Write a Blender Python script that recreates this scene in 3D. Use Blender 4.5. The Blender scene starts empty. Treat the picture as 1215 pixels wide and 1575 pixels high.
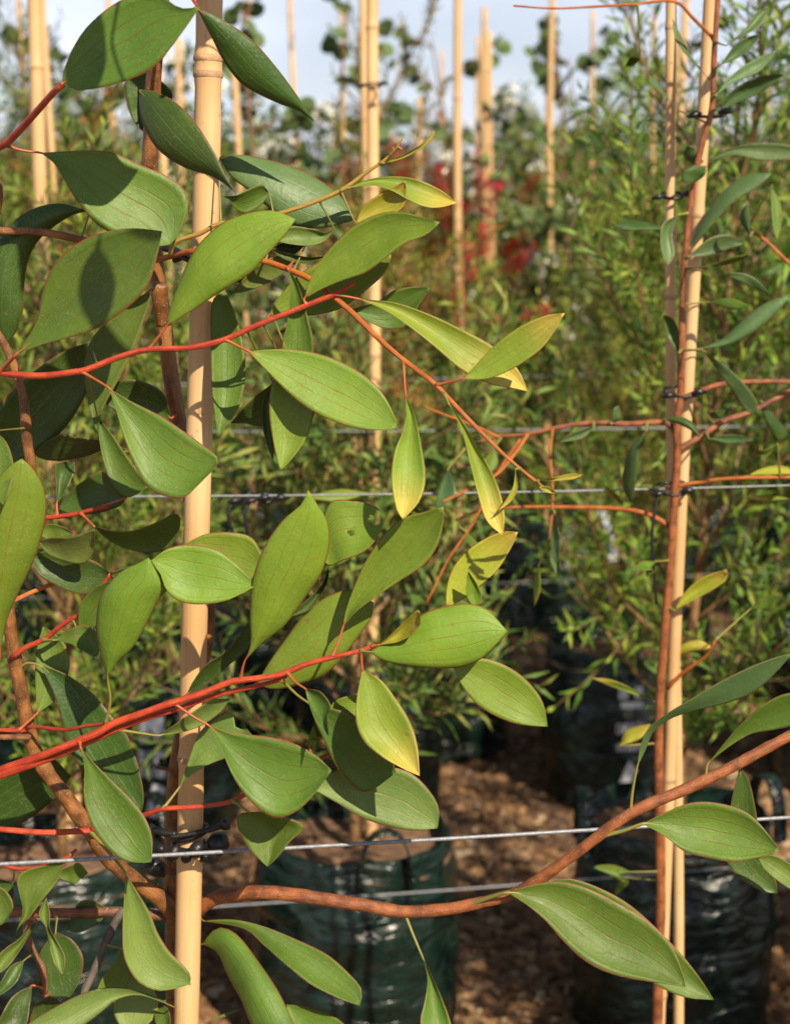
import bpy, math, random
import numpy as np
from mathutils import Vector, Matrix, noise
R = math.radians
random.seed(7)

# ------------------------------------------------------------------ camera, world, sun, exposure
scene = bpy.context.scene
COL = scene.collection
FPX, CXP, CYP = 2530.0, 607.5, 787.5          # photograph: 1215 x 1575
PITCH = R(9.8); CAMZ = 1.46
cam_d = bpy.data.cameras.new('camera'); cam = bpy.data.objects.new('camera', cam_d); COL.objects.link(cam)
cam.location = (0, 0, CAMZ); cam.rotation_euler = (R(90) - PITCH, 0, 0)
cam_d.sensor_fit = 'HORIZONTAL'; cam_d.sensor_width = 24.0; cam_d.lens = FPX / 1215 * 24
cam_d.clip_start = 0.05; cam_d.clip_end = 2000
cam_d.dof.use_dof = True; cam_d.dof.focus_distance = 1.36; cam_d.dof.aperture_fstop = 6.0
scene.camera = cam

SUN_EL, SUN_AZ = 38.0, 28.0                    # sun behind the camera, to the right
world = bpy.data.worlds.new('World'); scene.world = world; world.use_nodes = True
wn = world.node_tree.nodes; wl = world.node_tree.links
bg = wn['Background']; sky = wn.new('ShaderNodeTexSky'); sky.sky_type = 'NISHITA'
sky.sun_disc = False; sky.sun_elevation = R(SUN_EL); sky.sun_rotation = R(180 - SUN_AZ)
sky.altitude = 50; sky.air_density = 1.0; sky.dust_density = 1.3; sky.ozone_density = 1.3
# thin high cloud over the whole sky
wtc = wn.new('ShaderNodeTexCoord'); wmp = wn.new('ShaderNodeMapping'); wmp.inputs['Scale'].default_value = (1.6, 1.6, 4.5); wl.new(wtc.outputs['Generated'], wmp.inputs['Vector'])
wnz = wn.new('ShaderNodeTexNoise'); wnz.inputs['Scale'].default_value = 1.5; wnz.inputs['Detail'].default_value = 5; wl.new(wmp.outputs[0], wnz.inputs['Vector'])
wmr = wn.new('ShaderNodeMapRange'); wmr.inputs[1].default_value = .36; wmr.inputs[2].default_value = .66; wmr.inputs[3].default_value = .45; wmr.inputs[4].default_value = .9; wl.new(wnz.outputs['Fac'], wmr.inputs[0])
wsp = wn.new('ShaderNodeSeparateXYZ'); wl.new(wtc.outputs['Generated'], wsp.inputs[0])
wel = wn.new('ShaderNodeMapRange'); wel.interpolation_type = 'SMOOTHSTEP'; wel.inputs[1].default_value = .05; wel.inputs[2].default_value = .55; wel.inputs[3].default_value = 1.0; wel.inputs[4].default_value = .12; wl.new(wsp.outputs[2], wel.inputs[0])
wmu = wn.new('ShaderNodeMath'); wmu.operation = 'MULTIPLY'; wl.new(wmr.outputs[0], wmu.inputs[0]); wl.new(wel.outputs[0], wmu.inputs[1])
wmx = wn.new('ShaderNodeMix'); wmx.data_type = 'RGBA'; wl.new(wmu.outputs[0], wmx.inputs[0]); wl.new(sky.outputs['Color'], wmx.inputs[6]); wmx.inputs[7].default_value = (15.0, 15.8, 18.2, 1)
wl.new(wmx.outputs[2], bg.inputs['Color']); bg.inputs['Strength'].default_value = 0.05
sd = bpy.data.lights.new('sun', 'SUN'); sun = bpy.data.objects.new('sun', sd); COL.objects.link(sun)
sd.energy = 5.0; sd.angle = R(0.55); sd.color = (1.0, 0.86, 0.66)
tosun = Vector((math.sin(R(SUN_AZ)) * math.cos(R(SUN_EL)), -math.cos(R(SUN_AZ)) * math.cos(R(SUN_EL)), math.sin(R(SUN_EL))))
sun.rotation_euler = (-tosun).to_track_quat('-Z', 'Y').to_euler(); sun.location = (3, -5, 6)
scene.view_settings.view_transform = 'Standard'; scene.view_settings.look = 'None'
scene.view_settings.exposure = 0.62; scene.view_settings.gamma = 1.0
scene.render.engine = 'CYCLES'
scene.cycles.use_denoising = True
scene.cycles.max_bounces = 5; scene.cycles.diffuse_bounces = 2; scene.cycles.transparent_max_bounces = 8

# ------------------------------------------------------------------ helpers
CP, SP = math.cos(PITCH), math.sin(PITCH)
def P(px, py, Y):
    """world point seen at photo pixel (px, py) at ground distance Y"""
    a = (px - CXP) / FPX; b = (CYP - py) / FPX
    dx, dy, dz = a, CP + b * SP, -SP + b * CP
    s = Y / dy
    return (dx * s, Y, CAMZ + dz * s)
def mpp(py, Y):
    return Y / ((CP + (CYP - py) / FPX * SP) * FPX)

def tag(o, label=None, cat=None, group=None, kind=None):
    if label: o['label'] = label
    if cat: o['category'] = cat
    if group: o['group'] = group
    if kind: o['kind'] = kind
    return o
def empty(name, loc=(0, 0, 0)):
    o = bpy.data.objects.new(name, None); o.empty_display_size = 0.05; o.location = loc; COL.objects.link(o); return o
def mesh(name, verts, faces, mats, smooth=True, midx=None, uvs=None):
    me = bpy.data.meshes.new(name); me.from_pydata(verts, [], faces)
    for m in (mats if isinstance(mats, (list, tuple)) else [mats]): me.materials.append(m)
    if smooth: me.polygons.foreach_set('use_smooth', [True] * len(me.polygons))
    if midx is not None: me.polygons.foreach_set('material_index', midx)
    if uvs is not None:
        l = me.uv_layers.new(name='UVMap')
        vi = np.empty(len(me.loops), dtype=np.int32); me.loops.foreach_get('vertex_index', vi)
        l.data.foreach_set('uv', np.asarray(uvs, dtype=np.float32)[vi].ravel())
    me.update(); return me
def obj(name, me, parent=None, loc=None):
    o = bpy.data.objects.new(name, me); COL.objects.link(o)
    if parent is not None: o.parent = parent
    if loc is not None: o.location = loc
    return o
def copy_tree(o, parent=None):
    c = o.copy(); COL.objects.link(c); c.parent = parent
    for ch in list(o.children): copy_tree(ch, c)
    return c

def spline(pts, n):
    """Catmull-Rom through pts (any dimension), resampled to n+1 points equally spaced along its length"""
    p = np.asarray(pts, float)
    if len(p) == 2: return p[0] + (p[1] - p[0]) * np.linspace(0, 1, n + 1)[:, None]
    q = np.vstack([2 * p[0] - p[1], p, 2 * p[-1] - p[-2]]); out = []
    for i in range(1, len(q) - 2):
        p0, p1, p2, p3 = q[i - 1], q[i], q[i + 1], q[i + 2]
        t = np.linspace(0, 1, 13)[:-1, None]
        out.append(0.5 * (2 * p1 + (p2 - p0) * t + (2 * p0 - 5 * p1 + 4 * p2 - p3) * t ** 2 + (3 * p1 - p0 - 3 * p2 + p3) * t ** 3))
    out.append(p[-1:]); d = np.vstack(out)
    s = np.concatenate([[0], np.cumsum(np.linalg.norm(np.diff(d[:, :2] if d.shape[1] > 2 and False else d, axis=0), axis=1))])
    t = np.linspace(0, s[-1], n + 1)
    return np.stack([np.interp(t, s, d[:, k]) for k in range(d.shape[1])], 1)

def tube_geo(pts, rad, sides=8, cap=True, v0=0, rnd=0.0):
    """ring geometry round a 3-D path"""
    pts = [Vector(p) for p in pts]; V = []; F = []; UV = []
    n = len(pts); up = None; L = 0
    for i, p in enumerate(pts):
        t = (pts[min(i + 1, n - 1)] - pts[max(i - 1, 0)]).normalized()
        if up is None:
            up = t.orthogonal().normalized()
        else:
            up = (up - t * up.dot(t)).normalized()
        b = t.cross(up)
        if i: L += (p - pts[i - 1]).length
        for k in range(sides):
            a = 2 * math.pi * k / sides
            r = rad[i] * (1 + rnd * (random.random() - .5))
            V.append(tuple(p + (up * math.cos(a) + b * math.sin(a)) * r)); UV.append((L, k / sides))
    for i in range(n - 1):
        for k in range(sides):
            a = v0 + i * sides + k; b2 = v0 + i * sides + (k + 1) % sides
            F.append((a, b2, b2 + sides, a + sides))
    if cap:
        F.append(tuple(v0 + k for k in range(sides))[::-1]); F.append(tuple(v0 + (n - 1) * sides + k for k in range(sides)))
    return V, F, UV

# ------------------------------------------------------------------ materials
def newmat(name):
    m = bpy.data.materials.new(name); m.use_nodes = True
    return m, m.node_tree.nodes, m.node_tree.links, m.node_tree.nodes['Principled BSDF']
def N(nodes, t, **kw):
    n = nodes.new(t)
    for k, v in kw.items(): setattr(n, k, v)
    return n
def ramp(nodes, stops, interp='LINEAR'):
    r = nodes.new('ShaderNodeValToRGB'); cr = r.color_ramp; cr.interpolation = interp
    while len(cr.elements) < len(stops): cr.elements.new(0.5)
    for e, (p, c) in zip(cr.elements, stops):
        e.position = p; e.color = tuple(c) + (1,) if len(c) == 3 else c
    return r
def mixc(nodes, links, fac, a, b, mode='MIX'):
    m = nodes.new('ShaderNodeMix'); m.data_type = 'RGBA'; m.blend_type = mode
    for sock, val in ((m.inputs[0], fac), (m.inputs[6], a), (m.inputs[7], b)):
        if hasattr(val, 'links') or hasattr(val, 'is_linked'): links.new(val, sock)
        elif isinstance(val, (int, float)): sock.default_value = val
        else: sock.default_value = tuple(val) + (1,)
    return m.outputs[2]
def math_n(nodes, links, op, a, b=None, c=None):
    m = nodes.new('ShaderNodeMath'); m.operation = op
    for i, v in enumerate((a, b, c)):
        if v is None: continue
        if isinstance(v, (int, float)): m.inputs[i].default_value = v
        else: links.new(v, m.inputs[i])
    return m.outputs[0]

def leaf_material(name, base, base2, vein, veinamt, tipcol=None, tipfrom=0.6, rough=0.48, under=None, speck=0.12, margin=(0.20, 0.045, 0.02)):
    m, n, l, bs = newmat(name)
    uv = N(n, 'ShaderNodeUVMap'); sep = N(n, 'ShaderNodeSeparateXYZ'); l.new(uv.outputs[0], sep.inputs[0])
    U, V = sep.outputs[0], sep.outputs[1]
    oi = N(n, 'ShaderNodeObjectInfo'); tc = N(n, 'ShaderNodeTexCoord')
    rndv = N(n, 'ShaderNodeVectorMath', operation='SCALE'); rndv.inputs[0].default_value = (13, 7, 5); l.new(oi.outputs['Random'], rndv.inputs['Scale'])
    pos = N(n, 'ShaderNodeVectorMath', operation='ADD'); l.new(tc.outputs['Object'], pos.inputs[0]); l.new(rndv.outputs[0], pos.inputs[1])
    def nz(scale, detail=3):
        t = N(n, 'ShaderNodeTexNoise'); t.inputs['Scale'].default_value = scale; t.inputs['Detail'].default_value = detail
        l.new(pos.outputs[0], t.inputs['Vector']); return t.outputs['Fac']
    # wandering veins
    w1 = nz(45, 2)
    vd = math_n(n, l, 'ADD', V, math_n(n, l, 'MULTIPLY', math_n(n, l, 'SUBTRACT', w1, 0.5), 0.07))
    stops = [(0, (0, 0, 0))]
    for c, w, s in ((0.13, .013, .6), (0.30, .016, .9), (0.5, .019, 1.0), (0.70, .016, .9), (0.87, .013, .6)):
        stops += [(c - w, (0, 0, 0)), (c, (s, s, s)), (c + w, (0, 0, 0))]
    stops += [(1, (0, 0, 0))]
    rv = ramp(n, stops); l.new(vd, rv.inputs[0])
    fade = N(n, 'ShaderNodeMapRange'); l.new(nz(60, 2), fade.inputs[0]); fade.inputs[1].default_value = .35; fade.inputs[2].default_value = .62; fade.inputs[3].default_value = .35; fade.inputs[4].default_value = 1
    veinm = math_n(n, l, 'MULTIPLY', rv.outputs[0], fade.outputs[0])
    # fine net between the main veins
    mp = N(n, 'ShaderNodeCombineXYZ'); l.new(math_n(n, l, 'MULTIPLY', U, 9.0), mp.inputs[0]); l.new(math_n(n, l, 'MULTIPLY', V, 8.0), mp.inputs[1]); l.new(math_n(n, l, 'MULTIPLY', oi.outputs['Random'], 31.0), mp.inputs[2])
    vor = N(n, 'ShaderNodeTexVoronoi', feature='DISTANCE_TO_EDGE'); vor.inputs['Scale'].default_value = 1.0; l.new(mp.outputs[0], vor.inputs['Vector'])
    net = N(n, 'ShaderNodeMapRange'); l.new(vor.outputs['Distance'], net.inputs[0]); net.inputs[1].default_value = 0.0; net.inputs[2].default_value = .05; net.inputs[3].default_value = .6; net.inputs[4].default_value = 0
    net2 = math_n(n, l, 'MULTIPLY', net.outputs[0], math_n(n, l, 'MULTIPLY', fade.outputs[0], 0.5))
    allv = math_n(n, l, 'MULTIPLY', math_n(n, l, 'MAXIMUM', veinm, net2), veinamt)
    # blade colour
    big = N(n, 'ShaderNodeMapRange'); l.new(nz(28, 4), big.inputs[0]); big.inputs[1].default_value = .3; big.inputs[2].default_value = .7
    col = mixc(n, l, big.outputs[0], base, base2)
    hsv = N(n, 'ShaderNodeHueSaturation'); l.new(col, hsv.inputs['Color'])
    hr = N(n, 'ShaderNodeMapRange'); l.new(oi.outputs['Random'], hr.inputs[0]); hr.inputs[3].default_value = .485; hr.inputs[4].default_value = .512; l.new(hr.outputs[0], hsv.inputs['Hue'])
    vr = N(n, 'ShaderNodeMapRange'); r2 = math_n(n, l, 'FRACT', math_n(n, l, 'MULTIPLY', oi.outputs['Random'], 7.31)); l.new(r2, vr.inputs[0]); vr.inputs[3].default_value = .84; vr.inputs[4].default_value = 1.14; l.new(vr.outputs[0], hsv.inputs['Value'])
    col = hsv.outputs[0]
    if tipcol:
        tr = N(n, 'ShaderNodeMapRange', interpolation_type='SMOOTHSTEP'); l.new(math_n(n, l, 'ADD', U, math_n(n, l, 'MULTIPLY', math_n(n, l, 'SUBTRACT', nz(40, 3), .5), .25)), tr.inputs[0])
        tr.inputs[1].default_value = tipfrom; tr.inputs[2].default_value = 1.0
        col = mixc(n, l, tr.outputs[0], col, tipcol)
    col = mixc(n, l, allv, col, vein)
    # pale scurf, brown flecks
    sp = N(n, 'ShaderNodeMapRange'); l.new(nz(700, 2), sp.inputs[0]); sp.inputs[1].default_value = .56; sp.inputs[2].default_value = .70; sp.inputs[4].default_value = speck
    patch = N(n, 'ShaderNodeMapRange'); l.new(nz(35, 2), patch.inputs[0]); patch.inputs[1].default_value = .42; patch.inputs[2].default_value = .65; patch.inputs[3].default_value = .25
    col = mixc(n, l, math_n(n, l, 'MULTIPLY', sp.outputs[0], patch.outputs[0]), col, (0.55, 0.55, 0.38))
    bf = N(n, 'ShaderNodeMapRange'); l.new(nz(130, 3), bf.inputs[0]); bf.inputs[1].default_value = .685; bf.inputs[2].default_value = .73; bf.inputs[4].default_value = .55
    col = mixc(n, l, bf.outputs[0], col, (0.16, 0.09, 0.03))
    # red margin
    ma = math_n(n, l, 'ABSOLUTE', math_n(n, l, 'SUBTRACT', V, 0.5))
    mr = N(n, 'ShaderNodeMapRange'); l.new(ma, mr.inputs[0]); mr.inputs[1].default_value = .474; mr.inputs[2].default_value = .488; mr.inputs[4].default_value = .9
    col = mixc(n, l, mr.outputs[0], col, margin)
    l.new(col, bs.inputs['Base Color'])
    rr = N(n, 'ShaderNodeMapRange'); l.new(nz(70, 3), rr.inputs[0]); rr.inputs[3].default_value = rough - .06; rr.inputs[4].default_value = rough + .16; l.new(rr.outputs[0], bs.inputs['Roughness'])
    bs.inputs['Specular IOR Level'].default_value = .36
    bm = N(n, 'ShaderNodeBump'); bm.inputs['Strength'].default_value = .5; bm.inputs['Distance'].default_value = .0011
    hgt = math_n(n, l, 'ADD', math_n(n, l, 'MULTIPLY', allv, -0.8), math_n(n, l, 'ADD', math_n(n, l, 'MULTIPLY', nz(300, 2), .5), nz(90, 2)))
    l.new(hgt, bm.inputs['Height']); l.new(bm.outputs[0], bs.inputs['Normal'])
    tr = N(n, 'ShaderNodeBsdfTranslucent'); l.new(mixc(n, l, 1.0, col, (1.0, 1.0, 0.45), 'MULTIPLY'), tr.inputs['Color'])
    mx = N(n, 'ShaderNodeMixShader'); mx.inputs[0].default_value = .10
    l.new(bs.outputs[0], mx.inputs[1]); l.new(tr.outputs[0], mx.inputs[2]); l.new(mx.outputs[0], n['Material Output'].inputs[0])
    return m

RV = (0.12, 0.045, 0.012)
LM = {
 'm': leaf_material('leaf_green', (0.062, 0.122, 0.012), (0.092, 0.162, 0.016), RV, .62),
 'l': leaf_material('leaf_fresh', (0.105, 0.194, 0.013), (0.148, 0.240, 0.019), (0.20, 0.080, 0.016), .60),
 'd': leaf_material('leaf_dark', (0.030, 0.070, 0.010), (0.048, 0.096, 0.014), (0.14, 0.18, 0.04), .5, rough=.40),  # dark older leaves; on shadowed leaves the shade is put into this colour
 'g': leaf_material('leaf_grey_green', (0.098, 0.160, 0.030), (0.136, 0.205, 0.038), (0.20, 0.13, 0.04), .55, rough=.5, speck=.20),
 'y': leaf_material('leaf_yellow_tip', (0.128, 0.210, 0.016), (0.175, 0.255, 0.022), (0.24, 0.09, 0.02), .55, tipcol=(0.46, 0.37, 0.06), tipfrom=.5),
 'Y': leaf_material('leaf_yellow', (0.25, 0.28, 0.020), (0.31, 0.31, 0.028), (0.30, 0.11, 0.02), .55, tipcol=(0.40, 0.29, 0.04), tipfrom=.55),
 'b': leaf_material('leaf_blue_green', (0.058, 0.115, 0.036), (0.084, 0.150, 0.046), (0.12, 0.15, 0.06), .35, rough=.42),
}
def simple(name, col, rough=.6, col2=None, scale=60, bump=0.0, bscale=200, metal=0.0, spec=.5):
    m, n, l, bs = newmat(name)
    bs.inputs['Roughness'].default_value = rough; bs.inputs['Metallic'].default_value = metal; bs.inputs['Specular IOR Level'].default_value = spec
    tc = N(n, 'ShaderNodeTexCoord')
    if col2:
        t = N(n, 'ShaderNodeTexNoise'); t.inputs['Scale'].default_value = scale; t.inputs['Detail'].default_value = 5; l.new(tc.outputs['Object'], t.inputs['Vector'])
        r = ramp(n, [(.32, col), (.68, col2)]); l.new(t.outputs['Fac'], r.inputs[0]); l.new(r.outputs[0], bs.inputs['Base Color'])
    else: bs.inputs['Base Color'].default_value = tuple(col) + (1,)
    if bump:
        t = N(n, 'ShaderNodeTexNoise'); t.inputs['Scale'].default_value = bscale; t.inputs['Detail'].default_value = 4; l.new(tc.outputs['Object'], t.inputs['Vector'])
        b = N(n, 'ShaderNodeBump'); b.inputs['Strength'].default_value = bump; b.inputs['Distance'].default_value = .002; l.new(t.outputs['Fac'], b.inputs['Height']); l.new(b.outputs[0], bs.inputs['Normal'])
    return m
def bark(name, c1, c2, dot=(0.45, 0.33, 0.22), dots=.5, rough=.42, stretch=0.25):
    m, n, l, bs = newmat(name); tc = N(n, 'ShaderNodeTexCoord'); uv = N(n, 'ShaderNodeUVMap')
    t = N(n, 'ShaderNodeTexNoise'); t.inputs['Scale'].default_value = 70; t.inputs['Detail'].default_value = 5; l.new(tc.outputs['Object'], t.inputs['Vector'])
    r = ramp(n, [(.36, c1), (.62, c2)]); l.new(t.outputs['Fac'], r.inputs[0])
    v = N(n, 'ShaderNodeTexVoronoi'); v.inputs['Scale'].default_value = 330; l.new(tc.outputs['Object'], v.inputs['Vector'])
    d = N(n, 'ShaderNodeMapRange'); l.new(v.outputs['Distance'], d.inputs[0]); d.inputs[1].default_value = .14; d.inputs[2].default_value = .24; d.inputs[3].default_value = dots; d.inputs[4].default_value = 0
    col = mixc(n, l, d.outputs[0], r.outputs[0], dot)
    # fine lengthwise cracks: noise stretched along the stem
    mp = N(n, 'ShaderNodeMapping'); mp.inputs['Scale'].default_value = (60, 26, 1); l.new(uv.outputs[0], mp.inputs['Vector'])
    t2 = N(n, 'ShaderNodeTexNoise'); t2.inputs['Scale'].default_value = 1; t2.inputs['Detail'].default_value = 4; l.new(mp.outputs[0], t2.inputs['Vector'])
    dk = N(n, 'ShaderNodeMapRange'); l.new(t2.outputs['Fac'], dk.inputs[0]); dk.inputs[1].default_value = .55; dk.inputs[2].default_value = .7; dk.inputs[4].default_value = .45
    col = mixc(n, l, dk.outputs[0], col, tuple(c * .5 for c in c1)); l.new(col, bs.inputs['Base Color'])
    bs.inputs['Roughness'].default_value = rough
    h = math_n(n, l, 'ADD', math_n(n, l, 'MULTIPLY', d.outputs[0], 1.0), t2.outputs['Fac'])
    b = N(n, 'ShaderNodeBump'); b.inputs['Strength'].default_value = .8; b.inputs['Distance'].default_value = .0014; l.new(h, b.inputs['Height']); l.new(b.outputs[0], bs.inputs['Normal'])
    return m
M_BARK = bark('bark_brown', (0.10, 0.040, 0.012), (0.27, 0.110, 0.030))
M_BARKD = bark('bark_dark', (0.10, 0.040, 0.016), (0.19, 0.070, 0.026))
M_RED = bark('twig_red', (0.33, 0.026, 0.010), (0.47, 0.062, 0.016), dots=.18, rough=.4)
M_ORANGE = bark('twig_orange', (0.32, 0.075, 0.010), (0.44, 0.135, 0.018), dots=.15, rough=.45)
M_OLIVE = bark('twig_olive', (0.36, 0.220, 0.040), (0.42, 0.260, 0.05), dots=.05, rough=.45)
M_REDBROWN = bark('bark_redbrown', (0.13, 0.040, 0.013), (0.31, 0.098, 0.028), dots=.5, rough=.45)
M_DEAD = bark('twig_dead', (0.06, 0.050, 0.042), (0.14, 0.11, 0.085), dots=.1, rough=.8)
M_PET = {'r': simple('petiole_red', (0.30, 0.055, 0.018), .5, (0.34, 0.10, 0.03), 90), 'g': simple('petiole_green', (0.15, 0.17, 0.03), .5, (0.22, 0.17, 0.035), 90)}

# ------------------------------------------------------------------ ground
def ground_material():
    m, n, l, bs = newmat('ground_mulch'); tc = N(n, 'ShaderNodeTexCoord')
    v = N(n, 'ShaderNodeTexVoronoi'); v.inputs['Scale'].default_value = 55; l.new(tc.outputs['Object'], v.inputs['Vector'])
    r = ramp(n, [(0, (0.10, 0.055, 0.032)), (.4, (0.19, 0.115, 0.065)), (.75, (0.27, 0.175, 0.105)), (1, (0.36, 0.27, 0.18))]); 
    s = N(n, 'ShaderNodeSeparateColor'); l.new(v.outputs['Color'], s.inputs[0]); l.new(s.outputs[0], r.inputs[0])
    t = N(n, 'ShaderNodeTexNoise'); t.inputs['Scale'].default_value = 3; t.inputs['Detail'].default_value = 6; l.new(tc.outputs['Object'], t.inputs['Vector'])
    c = mixc(n, l, t.outputs['Fac'], r.outputs[0], (0.16, 0.085, 0.045)); l.new(c, bs.inputs['Base Color']); bs.inputs['Roughness'].default_value = .95
    b = N(n, 'ShaderNodeBump'); b.inputs['Strength'].default_value = .9; b.inputs['Distance'].default_value = .012; l.new(v.outputs['Distance'], b.inputs['Height']); l.new(b.outputs[0], bs.inputs['Normal'])
    return m
M_GROUND = ground_material()
g = obj('ground', mesh('ground', [(-900, -60, 0), (900, -60, 0), (900, 1600, 0), (-900, 1600, 0)], [(0, 1, 2, 3)], M_GROUND)); tag(g, kind='structure')
def island_material(name, stops, rough=.8, spec=.3, trans=0.0):
    m, n, l, bs = newmat(name); ge = N(n, 'ShaderNodeNewGeometry'); r = ramp(n, stops)
    oi = N(n, 'ShaderNodeObjectInfo')
    f = math_n(n, l, 'FRACT', math_n(n, l, 'ADD', ge.outputs['Random Per Island'], math_n(n, l, 'MULTIPLY', oi.outputs['Random'], 0.0)))
    l.new(f, r.inputs[0])
    hsv = N(n, 'ShaderNodeHueSaturation'); l.new(r.outputs[0], hsv.inputs['Color'])
    a = N(n, 'ShaderNodeMapRange'); l.new(oi.outputs['Random'], a.inputs[0]); a.inputs[3].default_value = .80; a.inputs[4].default_value = 1.18; l.new(a.outputs[0], hsv.inputs['Value'])
    h = N(n, 'ShaderNodeMapRange'); l.new(math_n(n, l, 'FRACT', math_n(n, l, 'MULTIPLY', oi.outputs['Random'], 5.7)), h.inputs[0]); h.inputs[3].default_value = .482; h.inputs[4].default_value = .515; l.new(h.outputs[0], hsv.inputs['Hue'])
    l.new(hsv.outputs[0], bs.inputs['Base Color']); bs.inputs['Roughness'].default_value = rough; bs.inputs['Specular IOR Level'].default_value = spec
    if trans:
        tr = N(n, 'ShaderNodeBsdfTranslucent'); l.new(hsv.outputs[0], tr.inputs['Color']); mx = N(n, 'ShaderNodeMixShader'); mx.inputs[0].default_value = trans
        l.new(bs.outputs[0], mx.inputs[1]); l.new(tr.outputs[0], mx.inputs[2]); l.new(mx.outputs[0], n['Material Output'].inputs[0])
    return m
M_CHIP = island_material('mulch_chips', [(0, (0.07, 0.032, 0.016)), (.35, (0.16, 0.080, 0.040)), (.65, (0.24, 0.130, 0.065)), (.9, (0.33, 0.20, 0.11)), (1, (0.42, 0.32, 0.22))], .9)
rg = np.random.default_rng(3)
def chips(n, x0, x1, y0, y1, smin, smax):
    V = []; F = []
    base = np.array([(-1, -1, -1), (1, -1, -1), (1, 1, -1), (-1, 1, -1), (-1, -1, 1), (1, -1, 1), (1, 1, 1), (-1, 1, 1)], float)
    bf = [(0, 3, 2, 1), (4, 5, 6, 7), (0, 1, 5, 4), (1, 2, 6, 5), (2, 3, 7, 6), (3, 0, 4, 7)]
    for i in range(n):
        y = y0 + (y1 - y0) * rg.random() ** 1.3; x = (x0 + (x1 - x0) * rg.random()) * (0.35 + .65 * y / y1)
        s = smin + (smax - smin) * rg.random() ** 2
        q = base * np.array([s, s * rg.uniform(.3, .8), s * rg.uniform(.15, .4)]) * rg.uniform(.7, 1.3, (8, 3))
        e = Matrix.Rotation(rg.uniform(0, 6.28), 3, 'Z') @ Matrix.Rotation(rg.uniform(-.5, .5), 3, 'X') @ Matrix.Rotation(rg.uniform(-.5, .5), 3, 'Y')
        q = q @ np.array(e).T + np.array([x, y, s * .18])
        k = len(V); V += q.tolist(); F += [tuple(k + j for j in f) for f in bf]
    return V, F
V, F = chips(24000, -1.9, 1.9, 2.7, 6.5, .004, .020)
o = obj('bark_mulch', mesh('bark_mulch', V, F, M_CHIP, False)); tag(o, 'brown bark and gravel mulch scattered over the ground between the bags', 'mulch', kind='stuff')

# ------------------------------------------------------------------ bags
def bag_material():
    m, n, l, bs = newmat('bag_green_plastic'); tc = N(n, 'ShaderNodeTexCoord')
    oi = N(n, 'ShaderNodeObjectInfo')
    off = N(n, 'ShaderNodeVectorMath', operation='SCALE'); off.inputs[0].default_value = (9, 5, 3); l.new(oi.outputs['Random'], off.inputs['Scale'])
    ad = N(n, 'ShaderNodeVectorMath', operation='ADD'); l.new(tc.outputs['Object'], ad.inputs[0]); l.new(off.outputs[0], ad.inputs[1])
    mp = N(n, 'ShaderNodeMapping'); mp.inputs['Scale'].default_value = (1, 1, 2.6); l.new(ad.outputs[0], mp.inputs['Vector'])
    t = N(n, 'ShaderNodeTexNoise'); t.inputs['Scale'].default_value = 9; t.inputs['Detail'].default_value = 4; t.inputs['Distortion'].default_value = 1.2; l.new(mp.outputs[0], t.inputs['Vector'])
    r = ramp(n, [(.3, (0.0025, 0.009, 0.007)), (.7, (0.007, 0.021, 0.015))]); l.new(t.outputs['Fac'], r.inputs[0])
    d = N(n, 'ShaderNodeTexNoise'); d.inputs['Scale'].default_value = 40; d.inputs['Detail'].default_value = 6; l.new(ad.outputs[0], d.inputs['Vector'])
    dm = N(n, 'ShaderNodeMapRange'); l.new(d.outputs['Fac'], dm.inputs[0]); dm.inputs[1].default_value = .55; dm.inputs[2].default_value = .8; dm.inputs[4].default_value = .16
    c = mixc(n, l, dm.outputs[0], r.outputs[0], (0.14, 0.13, 0.10)); l.new(c, bs.inputs['Base Color'])
    bs.inputs['Roughness'].default_value = .27
    b = N(n, 'ShaderNodeBump'); b.inputs['Strength'].default_value = .8; b.inputs['Distance'].default_value = .02; l.new(t.outputs['Fac'], b.inputs['Height']); l.new(b.outputs[0], bs.inputs['Normal'])
    return m
M_BAG = bag_material()
M_SOIL = simple('potting_soil', (0.10, 0.055, 0.032), .95, (0.22, 0.13, 0.075), 45, .9, 120)
M_PRINT = simple('bag_print_white', (0.62, 0.64, 0.68), .5, (0.5, 0.52, 0.56), 60)
BAG_R, BAG_H = 0.185, 0.40
def bag_geo(seed):
    S, Rn = 72, 26; V = []; F = []
    for j in range(Rn + 1):
        t = j / Rn; z = BAG_H * t
        r = BAG_R * (0.93 + .07 * math.sin(math.pi * min(1, t * 1.1)) + .02 * math.sin(9 * t + seed))
        for k in range(S):
            a = 2 * math.pi * k / S
            w = noise.noise(Vector((math.cos(a) * 2.2, math.sin(a) * 2.2, z * 13 + seed * 9)))
            w2 = noise.noise(Vector((math.cos(a) * 6 + seed, math.sin(a) * 6, z * 34 + 2 * math.sin(2 * a))))
            rr = r + .012 * w + .006 * w2
            zz = z + (0.012 * noise.noise(Vector((math.cos(a) * 1.5, math.sin(a) * 1.5, seed))) if j == Rn else 0)
            V.append((rr * math.cos(a), rr * math.sin(a), zz + .002))
    for j in range(Rn):
        for k in range(S):
            F.append((j * S + k, j * S + (k + 1) % S, (j + 1) * S + (k + 1) % S, (j + 1) * S + k))
    k0 = len(V)                                        # folded rim going back inside
    for k in range(S):
        a = 2 * math.pi * k / S; x, y, z = V[Rn * S + k]; V.append((x * .97, y * .97, z + .004))
    for k in range(S):
        a = 2 * math.pi * k / S; x, y, z = V[Rn * S + k]; V.append((x * .95, y * .95, z - .07))
    for q in (0, 1):
        lo = Rn * S if q == 0 else k0; hi = k0 if q == 0 else k0 + S
        for k in range(S): F.append((lo + k, lo + (k + 1) % S, hi + (k + 1) % S, hi + k))
    F.append(tuple(range(S))[::-1])
    return mesh('planter_bag_wall', V, F, M_BAG)
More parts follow.
